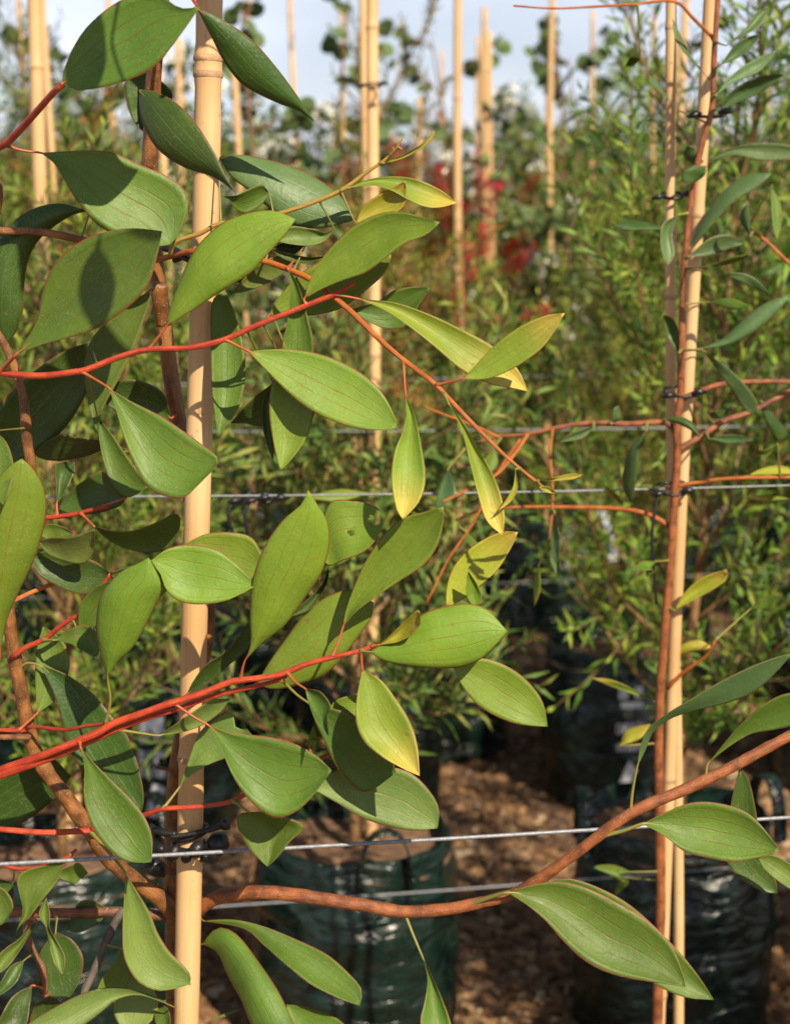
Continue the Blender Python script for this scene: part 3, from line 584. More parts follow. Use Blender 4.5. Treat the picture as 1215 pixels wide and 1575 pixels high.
Bp('twig', [(568, 996), (600, 990), (640, 985), (690, 1004)], (1.302, 1.325), (6, 4), M_RED, sides=7)
Bp('twig', [(640, 985), (670, 960), (690, 938)], (1.314, 1.325), (4, 3), M_RED, sides=7)
Lf = lambda *a, **k: make_leaf(P1, *a, **k)
LEAVES1 = [
 ('R1', 1.248, 1.225, -.012, .006, 'm', "290 388|310 290 400 130 560 0 720 -35 840 33|935 28|370 420 560 385 720 310 850 150|285 400", {}),
 ('F', 1.295, 1.325, .004, -.004, 'd', "303 12|335 25 385 58 428 106 462 153|484 187|325 56 345 95 375 131 425 157 455 168|300 14", {'autopet': True}),
 ('R1', 1.43, 1.43, .0, .004, 'd', "650 300|583 380 592 480 625 565|675 620|780 400 805 462 740 560", {}),
 ('R1', 1.375, 1.33, .016, -.006, 'd', "652 420|700 418 790 455 890 540 985 680 1040 790|1092 893|652 500 672 590 740 700 860 780 985 820 1050 860", {}),
 ('R1', 1.335, 1.345, -.02, .007, 'm', "190 712|300 705 430 700 530 712 650 765 780 820 858 880 883 960 850 1060|800 1140|260 770 330 890 400 990 480 1065 620 1125 720 1150|30 688 100 700", {}),
 ('R3', 1.315, 1.285, -.015, .007, 'm', "80 590|170 440 200 290 260 160 380 60 520 12 640 2|757 15|200 545 340 510 470 460 600 370 690 270 735 130|-10 645", {'petw': 6}),
 ('F', 1.385, 1.39, .0, -.008, 'd', "136 324|90 312 45 323 10 350 -20 390 -30 450 -20 500|8 532|108 332 66 362 45 395 37 440 36 475 25 510", {}),
 ('R3', 1.40, 1.385, -.006, .004, 'm', "700 290|560 390 460 480 430 520 398 600 393 700 420 850|457 965|690 370 620 580 560 700 480 850", {}),
 ('R3', 1.43, 1.43, .012, .006, 'd', "420 535|300 575 160 670 60 760 -20 860|-20 1110|425 680 390 800 300 940 180 1040 60 1100", {}),
 ('R3', 1.305, 1.275, -.010, .007, 'm', "510 750|600 805 750 880 870 960 980 1040 1018 1080|1000 1128|545 860 580 980 620 1090 670 1190 720 1235 790 1260 860 1262 930 1200|395 685", {}),
 ('R3', 1.40, 1.43, .02, .0, 'd', "600 1045|500 1000 380 985 270 970|150 1055|500 1035 400 1070 280 1090 200 1082", {}),
 ('R4', 1.39, 1.365, .0, .005, 'm', "455 -30|465 90 490 210 530 300 600 350|690 300|520 50 590 150 640 220", {}),
 ('R4', 1.375, 1.40, -.006, .005, 'd', "590 350|480 230 400 265 330 320|270 400|560 390 450 425 330 425|420 408", {}),
 ('R4', 1.385, 1.40, .0, .004, 'd', "265 380|262 280 262 190|350 185|300 330 345 240", {}),
 ('R4', 1.30, 1.27, .008, -.010, 'l', "0 1080|-60 900 -110 700 -110 500 -40 300 40 210|100 168|30 930 90 790 160 640 205 490 217 370 190 270 140 200|-20 1180", {}),
 ('R4', 1.30, 1.25, .0, .004, 'm', "-20 40|-80 150 -70 290|15 385|35 100 65 210 48 310", {}),
 ('R4', 1.36, 1.33, .020, .008, 'm', "440 485|520 505 620 505 720 470|808 425|500 545 590 590 690 608 780 590 830 530 842 440|382 440", {}),
 ('R4', 1.38, 1.345, .012, .004, 'g', "178 556|250 535 340 530 435 500|440 530|230 620 320 655 390 660 430 620 442 570", {}),
 ('R4', 1.385, 1.375, -.004, .004, 'm', "180 520|220 475 290 485|345 520|220 545 290 540", {}),
 ('R4', 1.39, 1.38, -.004, .006, 'd', "140 620|240 600 420 640 500 690|540 735|180 710 250 755 320 790 390 803 460 780", {}),
 ('R4', 1.37, 1.35, .0, .004, 'm', "372 985|365 880 400 810 460 760|545 735|450 950 520 880", {}),
 ('R4', 1.365, 1.35, -.01, .004, 'm', "250 1018|330 965 400 945|470 1000|330 1035 400 1075 455 1090|205 1020", {'pet': 'g'}),
 ('R4', 1.31, 1.285, -.004, -.011, 'l', "503 1195|475 1110 452 1000 452 890 480 790 560 700 640 660|695 632|548 1120 622 1050 690 930 740 830 788 765 745 705|500 1405 515 1300", {'pet': 'g'}),
 ('R4', 1.285, 1.285, -.012, .005, 'l', "705 645|780 592 880 570 1000 590 1080 640 1150 710|1198 763|750 710 780 790 850 840 960 850 1060 832 1130 800", {}),
 ('F', 1.37, 1.36, -.006, .004, 'l', "275 842|315 822 355 819 390 830|412 880|320 885 375 895", {}),
 ('R8', 1.30, 1.27, .006, -.008, 'l', "15 690|38 620 35 500 45 380 90 250 160 150 230 90|258 32|80 620 170 550 250 440 310 350 340 240 330 150 290 85|8 740", {}),
 ('R8', 1.318, 1.300, -.018, .0, 'l', "300 230|340 85 430 76 490 88 530 110|545 165|330 320 400 300 470 270 520 220", {'bites': [(576, 800, 9), (583, 792, 7), (540, 820, 5)], 'fold': .003, 'NU': 44, 'NV': 24}),
 ('R8', 1.305, 1.28, -.012, .006, 'l', "390 560|400 500 430 410 480 300 550 200 620 140 700 118|775 98|440 500 520 440 610 380 700 320 750 250 772 170|340 665 375 610", {}),
 ('R8', 1.345, 1.335, -.008, -.006, 'l', "60 775|110 690 180 590 250 500 330 440 430 415|508 465|120 795 200 785 320 740 400 660 460 580 500 520", {}),
 ('R8', 1.295, 1.28, -.010, -.006, 'l', "490 652|560 610 690 510 780 478 860 467 940 490|1017 572|560 690 680 710 800 715 900 690 970 630|455 652", {'pet': 'g'}),
 ('R8', 1.295, 1.27, .0, .006, 'Y', "527 626|590 570 640 520 680 492|686 548|600 615 650 590|505 630", {}),
 ('R8', 1.325, 1.32, -.006, .005, 'Y', "785 482|785 410 810 330 870 260 950 210 1010 192|1058 195|850 450 920 395 980 340 1030 260", {}),
 ('R8', 1.31, 1.305, .0, .004, 'l', "890 480|862 440 862 380|868 343|920 450 905 400", {}),
 ('R8', 1.315, 1.325, -.008, .004, 'l', "812 712|870 690 940 678 1040 720 1110 780 1155 850|1172 938|850 790 910 860 1000 910 1080 932", {}),
 ('R9', 1.30, 1.27, .006, .007, 'y', "745 0|720 120 715 230 750 320 830 390 920 440|1000 475|830 50 900 140 960 240 990 340 997 420|742 -90", {}),
 ('R9', 1.325, 1.315, -.006, .005, 'm', "505 150|530 220 570 310 620 420 690 510 770 545|895 460|600 170 720 215 800 300 870 390|385 52 450 110", {'pet': 'g'}),
 ('R9', 1.345, 1.34, -.004, .004, 'l', "595 170|640 130 730 115 800 160|830 250|640 220 730 250", {}),
 ('R9', 1.285, 1.250, .008, .006, 'm', "490 85|560 100 606 165 590 210|595 300|505 150 550 230|410 22 445 55", {}),
 ('R9', 1.345, 1.345, .0, .003, 'l', "512 358|505 310|525 248|550 300 560 345", {}),
 ('R9', 1.305, 1.285, -.012, .008, 'm', "62 250|170 285 320 300 440 330 540 385|608 450|110 340 170 480 250 590 350 662 440 640 520 570|-100 165 0 215", {}),
 ('R9', 1.34, 1.34, -.010, .005, 'g', "500 520|600 460 760 430 900 440 980 475 1050 550 1085 620|1080 708|640 600 740 660 860 700 970 718", {}),
 ('R9', 1.325, 1.325, -.004, .0, 'm', "240 635|190 650 195 720 240 800|322 880|330 640 485 695 420 770 370 835|180 600", {'fold': .012, 'pet': 'g'}),
 ('R5', 1.365, 1.35, -.008, .004, 'g', "840 640|880 520 930 390 1000 330 1080 295|1180 400|900 580 980 535 1070 500 1150 450|770 740", {'bites': [(374, 1108, 15)], 'NU': 40, 'NV': 20, 'pet': 'g'}),
 ('R5', 1.32, 1.325, .01, .004, 'g', "740 400|800 360 870 310 980 240|1077 225|830 390 940 355 1030 290|550 360 650 388", {'pet': 'g'}),
 ('R5', 1.345, 1.345, .012, .004, 'd', "870 212|900 150 960 70 1060 0|1165 -138|970 160 1060 80 1165 -20", {}),
 ('R5', 1.385, 1.375, .004, .006, 'd', "190 75|250 200 290 350 330 480 440 640 560 725|665 755|300 110 430 200 520 310 600 410 650 560 672 680|100 105 125 62", {'pet': 'g'}),
 ('R5', 1.305, 1.285, .006, .006, 'm', "378 460|395 560 390 680 415 790 470 890 550 970 630 995|708 993|450 540 540 630 620 710 680 790 712 880|368 440", {}),
 ('R5', 1.385, 1.40, .0, .005, 'm', "175 295|165 180 165 80 170 0|200 -110|250 240 310 140 325 50 300 -30 250 -80|90 345", {}),
 ('R5', 1.43, 1.43, .015, .004, 'd', "-60 760|-20 620 100 540 230 500|332 590|-20 850 120 800 250 700", {}),
 ('R6', 1.345, 1.33, .0, .006, 'm', "300 235|200 250 120 270 78 310 95 400 105 470|75 560|270 320 200 410 140 490 100 525|345 195", {}),
 ('R6', 1.35, 1.345, .004, .004, 'm', "278 275|330 250 370 238|412 285|270 305 345 335 380 310", {}),
 ('R6', 1.35, 1.34, .0, .004, 'm', "-60 360|-40 500 0 528|40 495|0 350 45 390 62 440", {}),
 ('R6', 1.36, 1.34, .0, .008, 'g', "215 400|180 480 215 540 230 620 255 710|293 762|235 480 232 540 270 610 305 680", {}),
 ('R6', 1.37, 1.36, .0, .004, 'd', "60 330|0 315 -40 330|-60 400|60 400 0 410", {}),
 ('R6', 1.345, 1.345, .008, .008, 'g', "585 285|580 400 572 550 580 680 640 790 730 835 820 825|888 805|640 370 700 470 735 560 790 650 850 710 890 760|420 85 520 200", {'pet': 'g', 'petw': 5}),
 ('R6', 1.37, 1.30, -.02, -.006, 'g', "800 905|740 870 620 830 500 820 380 850 260 910 130 990|60 1060|650 855 540 880 480 930 400 990 280 1060", {'pet': 'g'}),
 ('R6', 1.41, 1.40, .0, .004, 'd', "260 560|190 650 170 760 190 850|330 862|340 600 388 680 375 780", {}),
 ('R6', 1.40, 1.39, .0, .004, 'm', "575 640|520 720 470 790|440 880|610 740 560 850", {}),
 ('R6', 1.405, 1.38, .0, .004, 'g', "600 740|540 840 530 940|600 1060|720 830 730 950", {}),
 ('R6', 1.40, 1.36, .0, .004, 'm', "730 890|725 980|800 1060|790 930", {}),
 ('R6', 1.385, 1.36, .0, .004, 'm', "170 505|90 590 0 660|-60 780|110 620 30 730", {}),
 ('R6', 1.39, 1.36, .0, .004, 'd', "115 690|50 720 0 800|-50 870|80 790 10 850", {}),
 ('R6', 1.40, 1.37, .0, .004, 'd', "150 810|60 860 0 960|-40 1050|140 900 110 1010", {}),
 ('R6', 1.42, 1.42, .0, .004, 'd', "240 860|170 900 140 990|200 1080|290 900 300 1000", {}),
 ('R6', 1.43, 1.43, .0, .004, 'b', "500 450|430 412 360 430|310 560|470 510 380 560", {}),
 ('RA', 1.40, 1.34, -.02, .006, 'm', "35 230|150 225 270 250 420 310 540 370 630 450 677 510|670 576|200 262 280 330 370 410 470 490 580 545", {'pet': 'g'}),
 ('RA', 1.40, 1.31, -.004, -.010, 'm', "28 325|70 272 115 258 180 295 260 400 340 520 400 650 430 740|420 800|90 360 130 450 190 560 230 660 300 760", {'pet': 'g'}),
 ('RA', 1.39, 1.35, -.006, .004, 'm', "370 570|440 578 530 605 600 645|700 760|390 640 470 720 580 770", {}),
 ('RA', 1.38, 1.34, .0, .007, 'm', "925 380|945 470 930 570 915 650|960 780|955 440 1000 540 1040 650 1040 730|845 212 885 285", {'pet': 'g'}),
 ('RA', 1.40, 1.38, -.004, .003, 'g', "190 588|120 608|40 645|130 618", {'autopet': False}),
 ('RB', 1.365, 1.33, -.016, .010, 'm', "190 905|270 880 370 865 480 890 600 950 700 1010 780 1090 820 1180|836 1248|260 950 330 1010 400 1090 480 1160 580 1205 700 1228 770 1238|45 948 120 925", {'pet': 'g', 'petw': 6}),
 ('RB', 1.385, 1.37, -.010, .006, 'm', "345 866|440 858 620 940 780 1085 870 1190|940 1295|400 950 560 1120 720 1235 830 1285", {'pet': 'g'}),
 ('RB', 1.36, 1.335, -.012, .009, 'm', "680 655|760 615 850 580 940 578 1040 605 1110 660|1178 752|760 700 830 755 920 780 1010 793 1110 775|535 715 610 680", {'pet': 'g', 'petw': 6}),
 ('RB', 1.37, 1.35, .012, .0, 'b', "660 450|670 380 700 310 760 260 850 205 950 145 1060 90 1150 55|1225 35|690 390 720 320 790 270 890 240 990 215 1080 180 1160 110|630 600 643 540", {'pet': 'g'}),
 ('RB', 1.375, 1.345, .004, .004, 'm', "915 440|970 370 1040 290 1120 220 1215 180|1330 200|980 385 1070 330 1150 315 1240 290|902 470", {'pet': 'g'}),
 ('RB', 1.40, 1.395, .0, .004, 'd', "1032 452|1005 560 985 680 985 790 1030 850 1110 900|1170 908|1070 510 1095 630 1110 750 1160 850", {'pet': 'g'}),
 ('RB', 1.36, 1.35, -.004, .004, 'm', "1100 780|1160 770 1250 830|1330 960|1130 830 1210 890", {'autopet': False}),
 ('R2', 1.385, 1.38, -.016, -.008, 'b', "115 285|200 265 330 285 480 330 600 395 690 470|748 570|170 370 260 440 340 510 450 590 570 610 680 590", {'pet': 'g'}),
 ('R2', 1.36, 1.335, .01, .004, 'm', "345 440|310 405 250 425 190 455|130 460|310 500 240 540 190 520 165 480", {}),
 ('F', 1.315, 1.30, -.014, -.006, 'l', "255 503|262 470 275 435 290 400 310 370 345 340 390 325 425 324|455 337|275 490 300 475 340 448 385 420 405 398 435 365|232 538", {}),
 ('R2', 1.365, 1.36, .0, .004, 'g', "650 615|600 630 560 615 470 600 430 610|385 670|610 665 540 692 450 685", {}),
 ('R2', 1.36, 1.355, .0, .003, 'd', "350 705|450 730 540 745|622 738|420 755 520 775", {}),
 ('R2', 1.315, 1.285, -.014, .007, 'l', "510 940|540 840 600 740 680 650 760 585 880 535 980 535|1145 580|600 890 700 850 800 815 900 740 980 680 1080 640", {}),
 ('R2', 1.345, 1.335, -.008, .005, 'l', "345 1015|400 920 520 800 700 720 830 700|918 735|440 1020 560 1015 690 980 810 890 885 820", {}),
 ('R2', 1.315, 1.32, .0, .006, 'm', "435 800|445 900 430 1050 408 1180|490 1320|480 870 520 1000 555 1180|432 790", {}),
 ('R7', 1.31, 1.285, -.014, .005, 'l', "75 280|200 272 330 290 450 340 540 410 590 490|612 555|140 350 230 440 330 510 450 555 550 565|-8 240", {}),
 ('R7', 1.322, 1.308, .0, .005, 'l', "220 300|160 395 150 500 165 610|190 712|312 440 312 500 280 600 230 670", {}),
 ('R7', 1.345, 1.345, .0, .004, 'd', "200 330|130 450 125 550 150 640|165 672|170 500", {}),
 ('R7', 1.37, 1.38, .012, .004, 'd', "165 395|90 450|10 540|140 540 60 540", {}),
 ('R3', 1.385, 1.36, .0, .006, 'm', "1050 290|990 350 985 560 990 750 1005 880|1020 985|1090 380 1130 520 1147 680 1120 830 1060 920", {}),
 ('R7', 1.315, 1.295, -.010, .007, 'y', "470 92|600 105 720 145 840 200 950 260 1040 340|1080 425|560 130 650 190 750 270 850 355 950 400 1020 412|385 82", {}),
 ('R7', 1.262, 1.235, -.008, .005, 'y', "845 380|900 320 980 240 1070 180 1150 150|1212 143|940 378 1040 335 1130 270 1180 200|752 402", {}),
 ('R7', 1.345, 1.34, -.004, .005, 'm', "440 130|540 100 600 60 670 48|728 52|500 170 570 200 640 190 690 110", {}),
 ('R7', 1.282, 1.262, .0, .006, 'y', "640 440|640 540 600 640 588 740 605 840|630 887|675 520 700 640 712 740 690 820|627 318", {}),
 ('R7', 1.255, 1.235, .004, .006, 'y', "795 470|840 560 870 680 900 800 930 890|990 945|860 560 920 660 970 760 995 860|772 440", {'pet': 'g'}),
 ('R7', 1.236, 1.230, .0, .003, 'Y', "1035 705|1025 770 990 830|968 857|1043 770 1020 820", {'pet': 'g', 'NU': 12, 'NV': 4, 'petw': 3}),
 ('R7', 1.236, 1.230, .0, .003, 'Y', "1115 745|1170 735 1230 720|1275 725|1180 747 1240 742", {'pet': 'g', 'NU': 12, 'NV': 4, 'petw': 3}),
 ('R7', 1.236, 1.230, .0, .002, 'Y', "1120 772|1150 765|1185 792|1150 790", {'pet': 'g', 'NU': 8, 'NV': 4, 'petw': 3}),
 ('R7', 1.236, 1.230, .0, .002, 'Y', "1125 780|1160 815|1210 828|1165 822", {'pet': 'g', 'NU': 8, 'NV': 4, 'petw': 3}),
 ('R2', 1.345, 1.335, -.010, .006, 'y', "720 420|800 383 900 367 1020 375 1140 425|1225 490|830 410 920 435 1000 480 1080 512 1150 512|680 435", {'pet': 'g'}),
 ('R2', 1.345, 1.335, -.004, .005, 'Y', "750 585|790 500 880 440|982 388|860 565 965 520 988 450", {}),
 ('R2', 1.337, 1.33, .0, .002, 'Y', "880 305|960 270 1050 220 1098 180|1118 150|970 283 1070 228 1112 180|865 310", {'pet': 'g', 'NU': 14, 'NV': 4, 'petw': 3}),
 ('R2', 1.36, 1.37, .0, .004, 'g', "460 760|380 740 280 790|165 915|430 810 330 870 240 905", {}),
 ('R2', 1.375, 1.375, .0, .004, 'd', "515 690|440 670|360 700|450 735", {}),
 ('R3', 1.42, 1.42, .008, .004, 'd', "800 890|760 770 640 712 540 725|480 815|700 890 580 880", {}),
 ('F', 1.34, 1.335, .0, .004, 'd', "505 870|495 900 470 925|445 950|503 895 480 935", {}),
]
for reg, yb, yt, ro, cu, mt, dat, kw in LEAVES1: Lf(reg, yb, yt, ro, cu, mt, dat, **kw)
# leaves of the same shrub above the frame: they shade the top of the picture
rs = random.Random(21)
Bp('branch', [(258, -140), (300, -190), (360, -230), (440, -260)], (1.395, 1.24), (10, 6), M_RED, sides=8)
Bp('branch', [(256, -60), (220, -110), (150, -150), (60, -180)], (1.39, 1.25), (10, 6), M_RED, sides=8)
Bp('branch', [(250, -10), (275, -30), (303, 8)], (1.39, 1.305), (8, 5), M_RED, sides=8)
Bp('branch', [(262, -415), (285, -520), (320, -640), (370, -560), (405, -420), (420, -330)], [(0, 1.39), (.35, 1.15), (.6, 1.02), (1, 1.0)], (9, 4), M_RED, sides=8)
Lf('F', 1.0, 1.0, .0, .005, 'm', "415 -345|385 -300 378 -240 388 -180|400 -110|440 -300 446 -240 430 -175", NU=14, NV=6)
Lf('F', 1.02, 1.0, .0, .005, 'm', "335 -640|300 -600 292 -545 305 -490|320 -440|365 -600 372 -545 355 -490", NU=14, NV=6)
Lf('F', 1.01, 1.0, .0, .005, 'm', "395 -450|440 -440 500 -400 540 -350|575 -300|420 -400 470 -340 520 -310", NU=14, NV=6)
for i in range(24):
    x = rs.uniform(-40, 560); y = rs.uniform(-330, -75); an = rs.uniform(-.5, .9) if rs.random() < .6 else rs.uniform(2.3, 3.6); L = rs.uniform(150, 200); w = rs.uniform(36, 50)
    c, s = math.cos(an), math.sin(an); f = lambda u, v: "%.1f %.1f" % (x + c * u * L - s * v * w, y + s * u * L + c * v * w)
    if max(y, y + s * L) > -30: continue
    yb = 1.25 + .12 * rs.random()
    Lf('F', yb, yb + rs.uniform(-.04, .03), rs.uniform(-.03, .03), rs.uniform(-.008, .008), rs.choice('mmdl'), '|'.join([f(0, 0), ' '.join(f(u, v) for u, v in ((.2, -.6), (.45, -1), (.75, -.75))), f(1, 0), ' '.join(f(u, v) for u, v in ((.2, .6), (.45, 1), (.75, .75)))]), NU=14, NV=6)
for ch in root1.children: ch.location = -root1_inv
root1.location = root1_inv

# its stake, bag, wire and ties
ST = [(285, 1660), (288, 1500), (293, 1250), (297, 1050), (303, 798), (307, 646), (316, 362), (322, 0), (326, -240)]
sp3 = [Vector(P(x, y, 1.400)) for x, y in ST]
low = sp3[0] + (sp3[0] - sp3[1]) * ((sp3[0].z - .30) / (sp3[1].z - sp3[0].z)); path_pts = spline([tuple(low)] + [tuple(p) for p in sp3], 200)
def stpath(t):
    i = t * 200; k = min(199, int(i)); return Vector(path_pts[k]).lerp(Vector(path_pts[k + 1]), i - k)
Ls = (Vector(path_pts[-1]) - Vector(path_pts[0])).length
def node_at(py):
    z = P(300, py, 1.40)[2]; return (z - path_pts[0][2]) / (path_pts[-1][2] - path_pts[0][2]) * Ls
stake(path_pts[0], path_pts[-1], .0118, 'thick pale bamboo stake standing among the broad leaves', nodes=[.15, .42, node_at(1166), node_at(113), node_at(88)], sides=24, path=stpath)
bag(root1_inv.x, 1.43, 'planter bag under the large broad leaved shrub')
wire(P(0, 1330, 1.335), P(1215, 1258, 1.437), .0019, 'bright galvanised wire tied across the thick stake', sag=.004)

def tie(name_label, pieces, origin):
    t = empty('plant_tie', origin)
    for nm, pts, rad in pieces:
        c = spline([tuple(Vector(p) - Vector(origin)) + (r,) for p, r in zip(pts, rad)], 24) if len(pts) > 1 else None
        V, F, UV = tube_geo([q[:3] for q in c], [q[3] for q in c], 10)
        obj(nm, mesh(nm, V, F, M_TIE, uvs=UV), t)
    return tag(t, name_label, 'plant tie')
def band(cx, py, Y, r, w, tilt=0.0):
    c = Vector(P(cx, py, Y)); pts = []
    for k in range(13):
        a = 2 * math.pi * k / 12; pts.append(tuple(c + Vector((r * math.cos(a), r * math.sin(a), tilt * math.cos(a)))))
    return ('band', pts, [w] * 13)
px = lambda x, y, Y: P(x, y, Y)
tie('lumpy black rubber tie knotted round the thick stake at the wire', [
    band(293, 1281, 1.400, .0150, .0028, .004), band(293, 1302, 1.400, .0150, .0036, -.001),
    ('tail', [px(262, 1288, 1.380), px(290, 1284, 1.380), px(318, 1278, 1.380), px(345, 1269, 1.378)], [.0022, .0022, .0024, .0028]),
    ('knob', [px(340, 1271, 1.378), px(345, 1269, 1.377), px(350, 1267, 1.376), px(353, 1266, 1.376)], [.003, .0052, .0054, .001]),
    ('lump', [px(322, 1300, 1.385), px(330, 1299, 1.383), px(342, 1300, 1.383), px(352, 1302, 1.384)], [.004, .010, .011, .002]),
    ('lump', [px(275, 1298, 1.378), px(270, 1307, 1.374), px(264, 1318, 1.374), px(262, 1326, 1.378)], [.001, .0050, .0058, .001]),
    ('lump', [px(292, 1305, 1.378), px(288, 1314, 1.375), px(286, 1322, 1.376), px(285, 1328, 1.378)], [.001, .0042, .0046, .001]),
    ('lump', [px(312, 1296, 1.378), px(305, 1303, 1.374), px(300, 1312, 1.374), px(302, 1322, 1.378)], [.002, .0058, .0060, .001]),
    ('lump', [px(255, 1300, 1.382), px(248, 1306, 1.380), px(243, 1312, 1.380)], [.001, .0045, .001]),
    ('lump', [px(322, 1312, 1.380), px(316, 1320, 1.378), px(308, 1326, 1.380)], [.001, .005, .001]),
    ('strap', [px(270, 1284, 1.382), px(252, 1281, 1.385), px(238, 1276, 1.39), px(232, 1268, 1.40)], [.003, .0035, .0032, .001]),
    ('lump', [px(222, 1335, 1.42), px(232, 1332, 1.415), px(244, 1338, 1.415), px(252, 1348, 1.42)], [.002, .008, .008, .002])], P(293, 1300, 1.40))
tie('thin black tie clipping the orange twig to the thick stake', [
    band(315, 392, 1.400, .0140, .0022, .010),
    ('strap', [px(250, 380, 1.405), px(270, 386, 1.395), px(300, 405, 1.385), px(335, 424, 1.385), px(365, 428, 1.38), px(397, 429, 1.375)], [.003, .0035, .0028, .003, .0034, .0036]),
    ('strap', [px(268, 400, 1.40), px(290, 392, 1.39), px(300, 405, 1.386)], [.0025, .003, .0025])], P(315, 395, 1.40))

# ------------------------------------------------------------------ second row: grey-green shrub on two stakes
Y2 = 1.86
root2 = empty('broad_leaved_shrub', (0, 0, 0)); tag(root2, 'slimmer grey green shrub with orange stem tied to two thin stakes', 'shrub')
P2 = Plant(root2); b2 = Vector(P(1008, 1800, Y2)[:1] + (Y2, 0.36))
B2 = lambda name, pts, Y, W, mat, **k: make_branch(P2, name, pts, Y, W, mat, **k)
low2 = [(1008, 1990), (1009, 1800)]
B2('trunk', low2 + [(1011, 1575), (1016, 1393), (1015, 1290), (1013, 1140), (1017, 1040), (1025, 940), (1032, 854), (1035, 800), (1038, 755), (1042, 695), (1041, 650), (1047, 605), (1048, 530), (1050, 455), (1053, 400), (1057, 360), (1066, 285), (1081, 216), (1095, 165), (1098, 90), (1104, 0), (1110, -120)],
   (Y2 - .02, Y2 - .03), [(0, 20), (.2, 16), (.5, 14), (.62, 12), (.8, 10), (1, 8)], M_REDBROWN, knob=.1)
for pts, w in (([(1040, 668), (1033, 656), (1018, 649), (970, 652), (910, 650), (850, 659), (812, 668), (760, 673), (715, 690)], (10, 5)),
               ([(812, 668), (790, 700), (760, 732), (705, 760), (680, 772)], (6, 4)), ([(850, 659), (846, 700), (850, 760), (845, 830)], (5, 3.5)),
               ([(770, 674), (730, 655), (690, 640), (650, 625)], (5, 3)), ([(800, 676), (770, 720), (730, 800), (690, 860), (655, 930)], (5, 3)),
               ([(1032, 812), (1020, 803), (991, 789), (947, 782), (868, 780), (800, 780), (740, 785), (700, 800)], (8, 4)),
               ([(1046, 616), (1054, 611), (1090, 596), (1120, 589), (1165, 587), (1215, 587), (1290, 592)], (9, 7)),
               ([(1042, 696), (1048, 689), (1078, 671), (1114, 647), (1150, 635), (1186, 617), (1215, 602), (1290, 570)], (10, 8)),
               ([(1038, 748), (1066, 743), (1120, 736), (1215, 734), (1290, 733)], (6, 6)),
               ([(1098, 62), (1096, 57), (1066, 27), (1036, 1), (970, 6), (900, 10), (850, 12), (790, 8)], (6, 3)),
               ([(1026, 1060), (1050, 1035), (1085, 1010), (1100, 985)], (7, 4)),
               ([(1290, 460), (1215, 405), (1180, 372), (1150, 350)], (7, 5))):
    B2('branch', pts, (Y2 - .02, Y2 - .02 + random.uniform(-.10, .06)), w, M_ORANGE if w[0] < 9 else M_REDBROWN, sides=8)
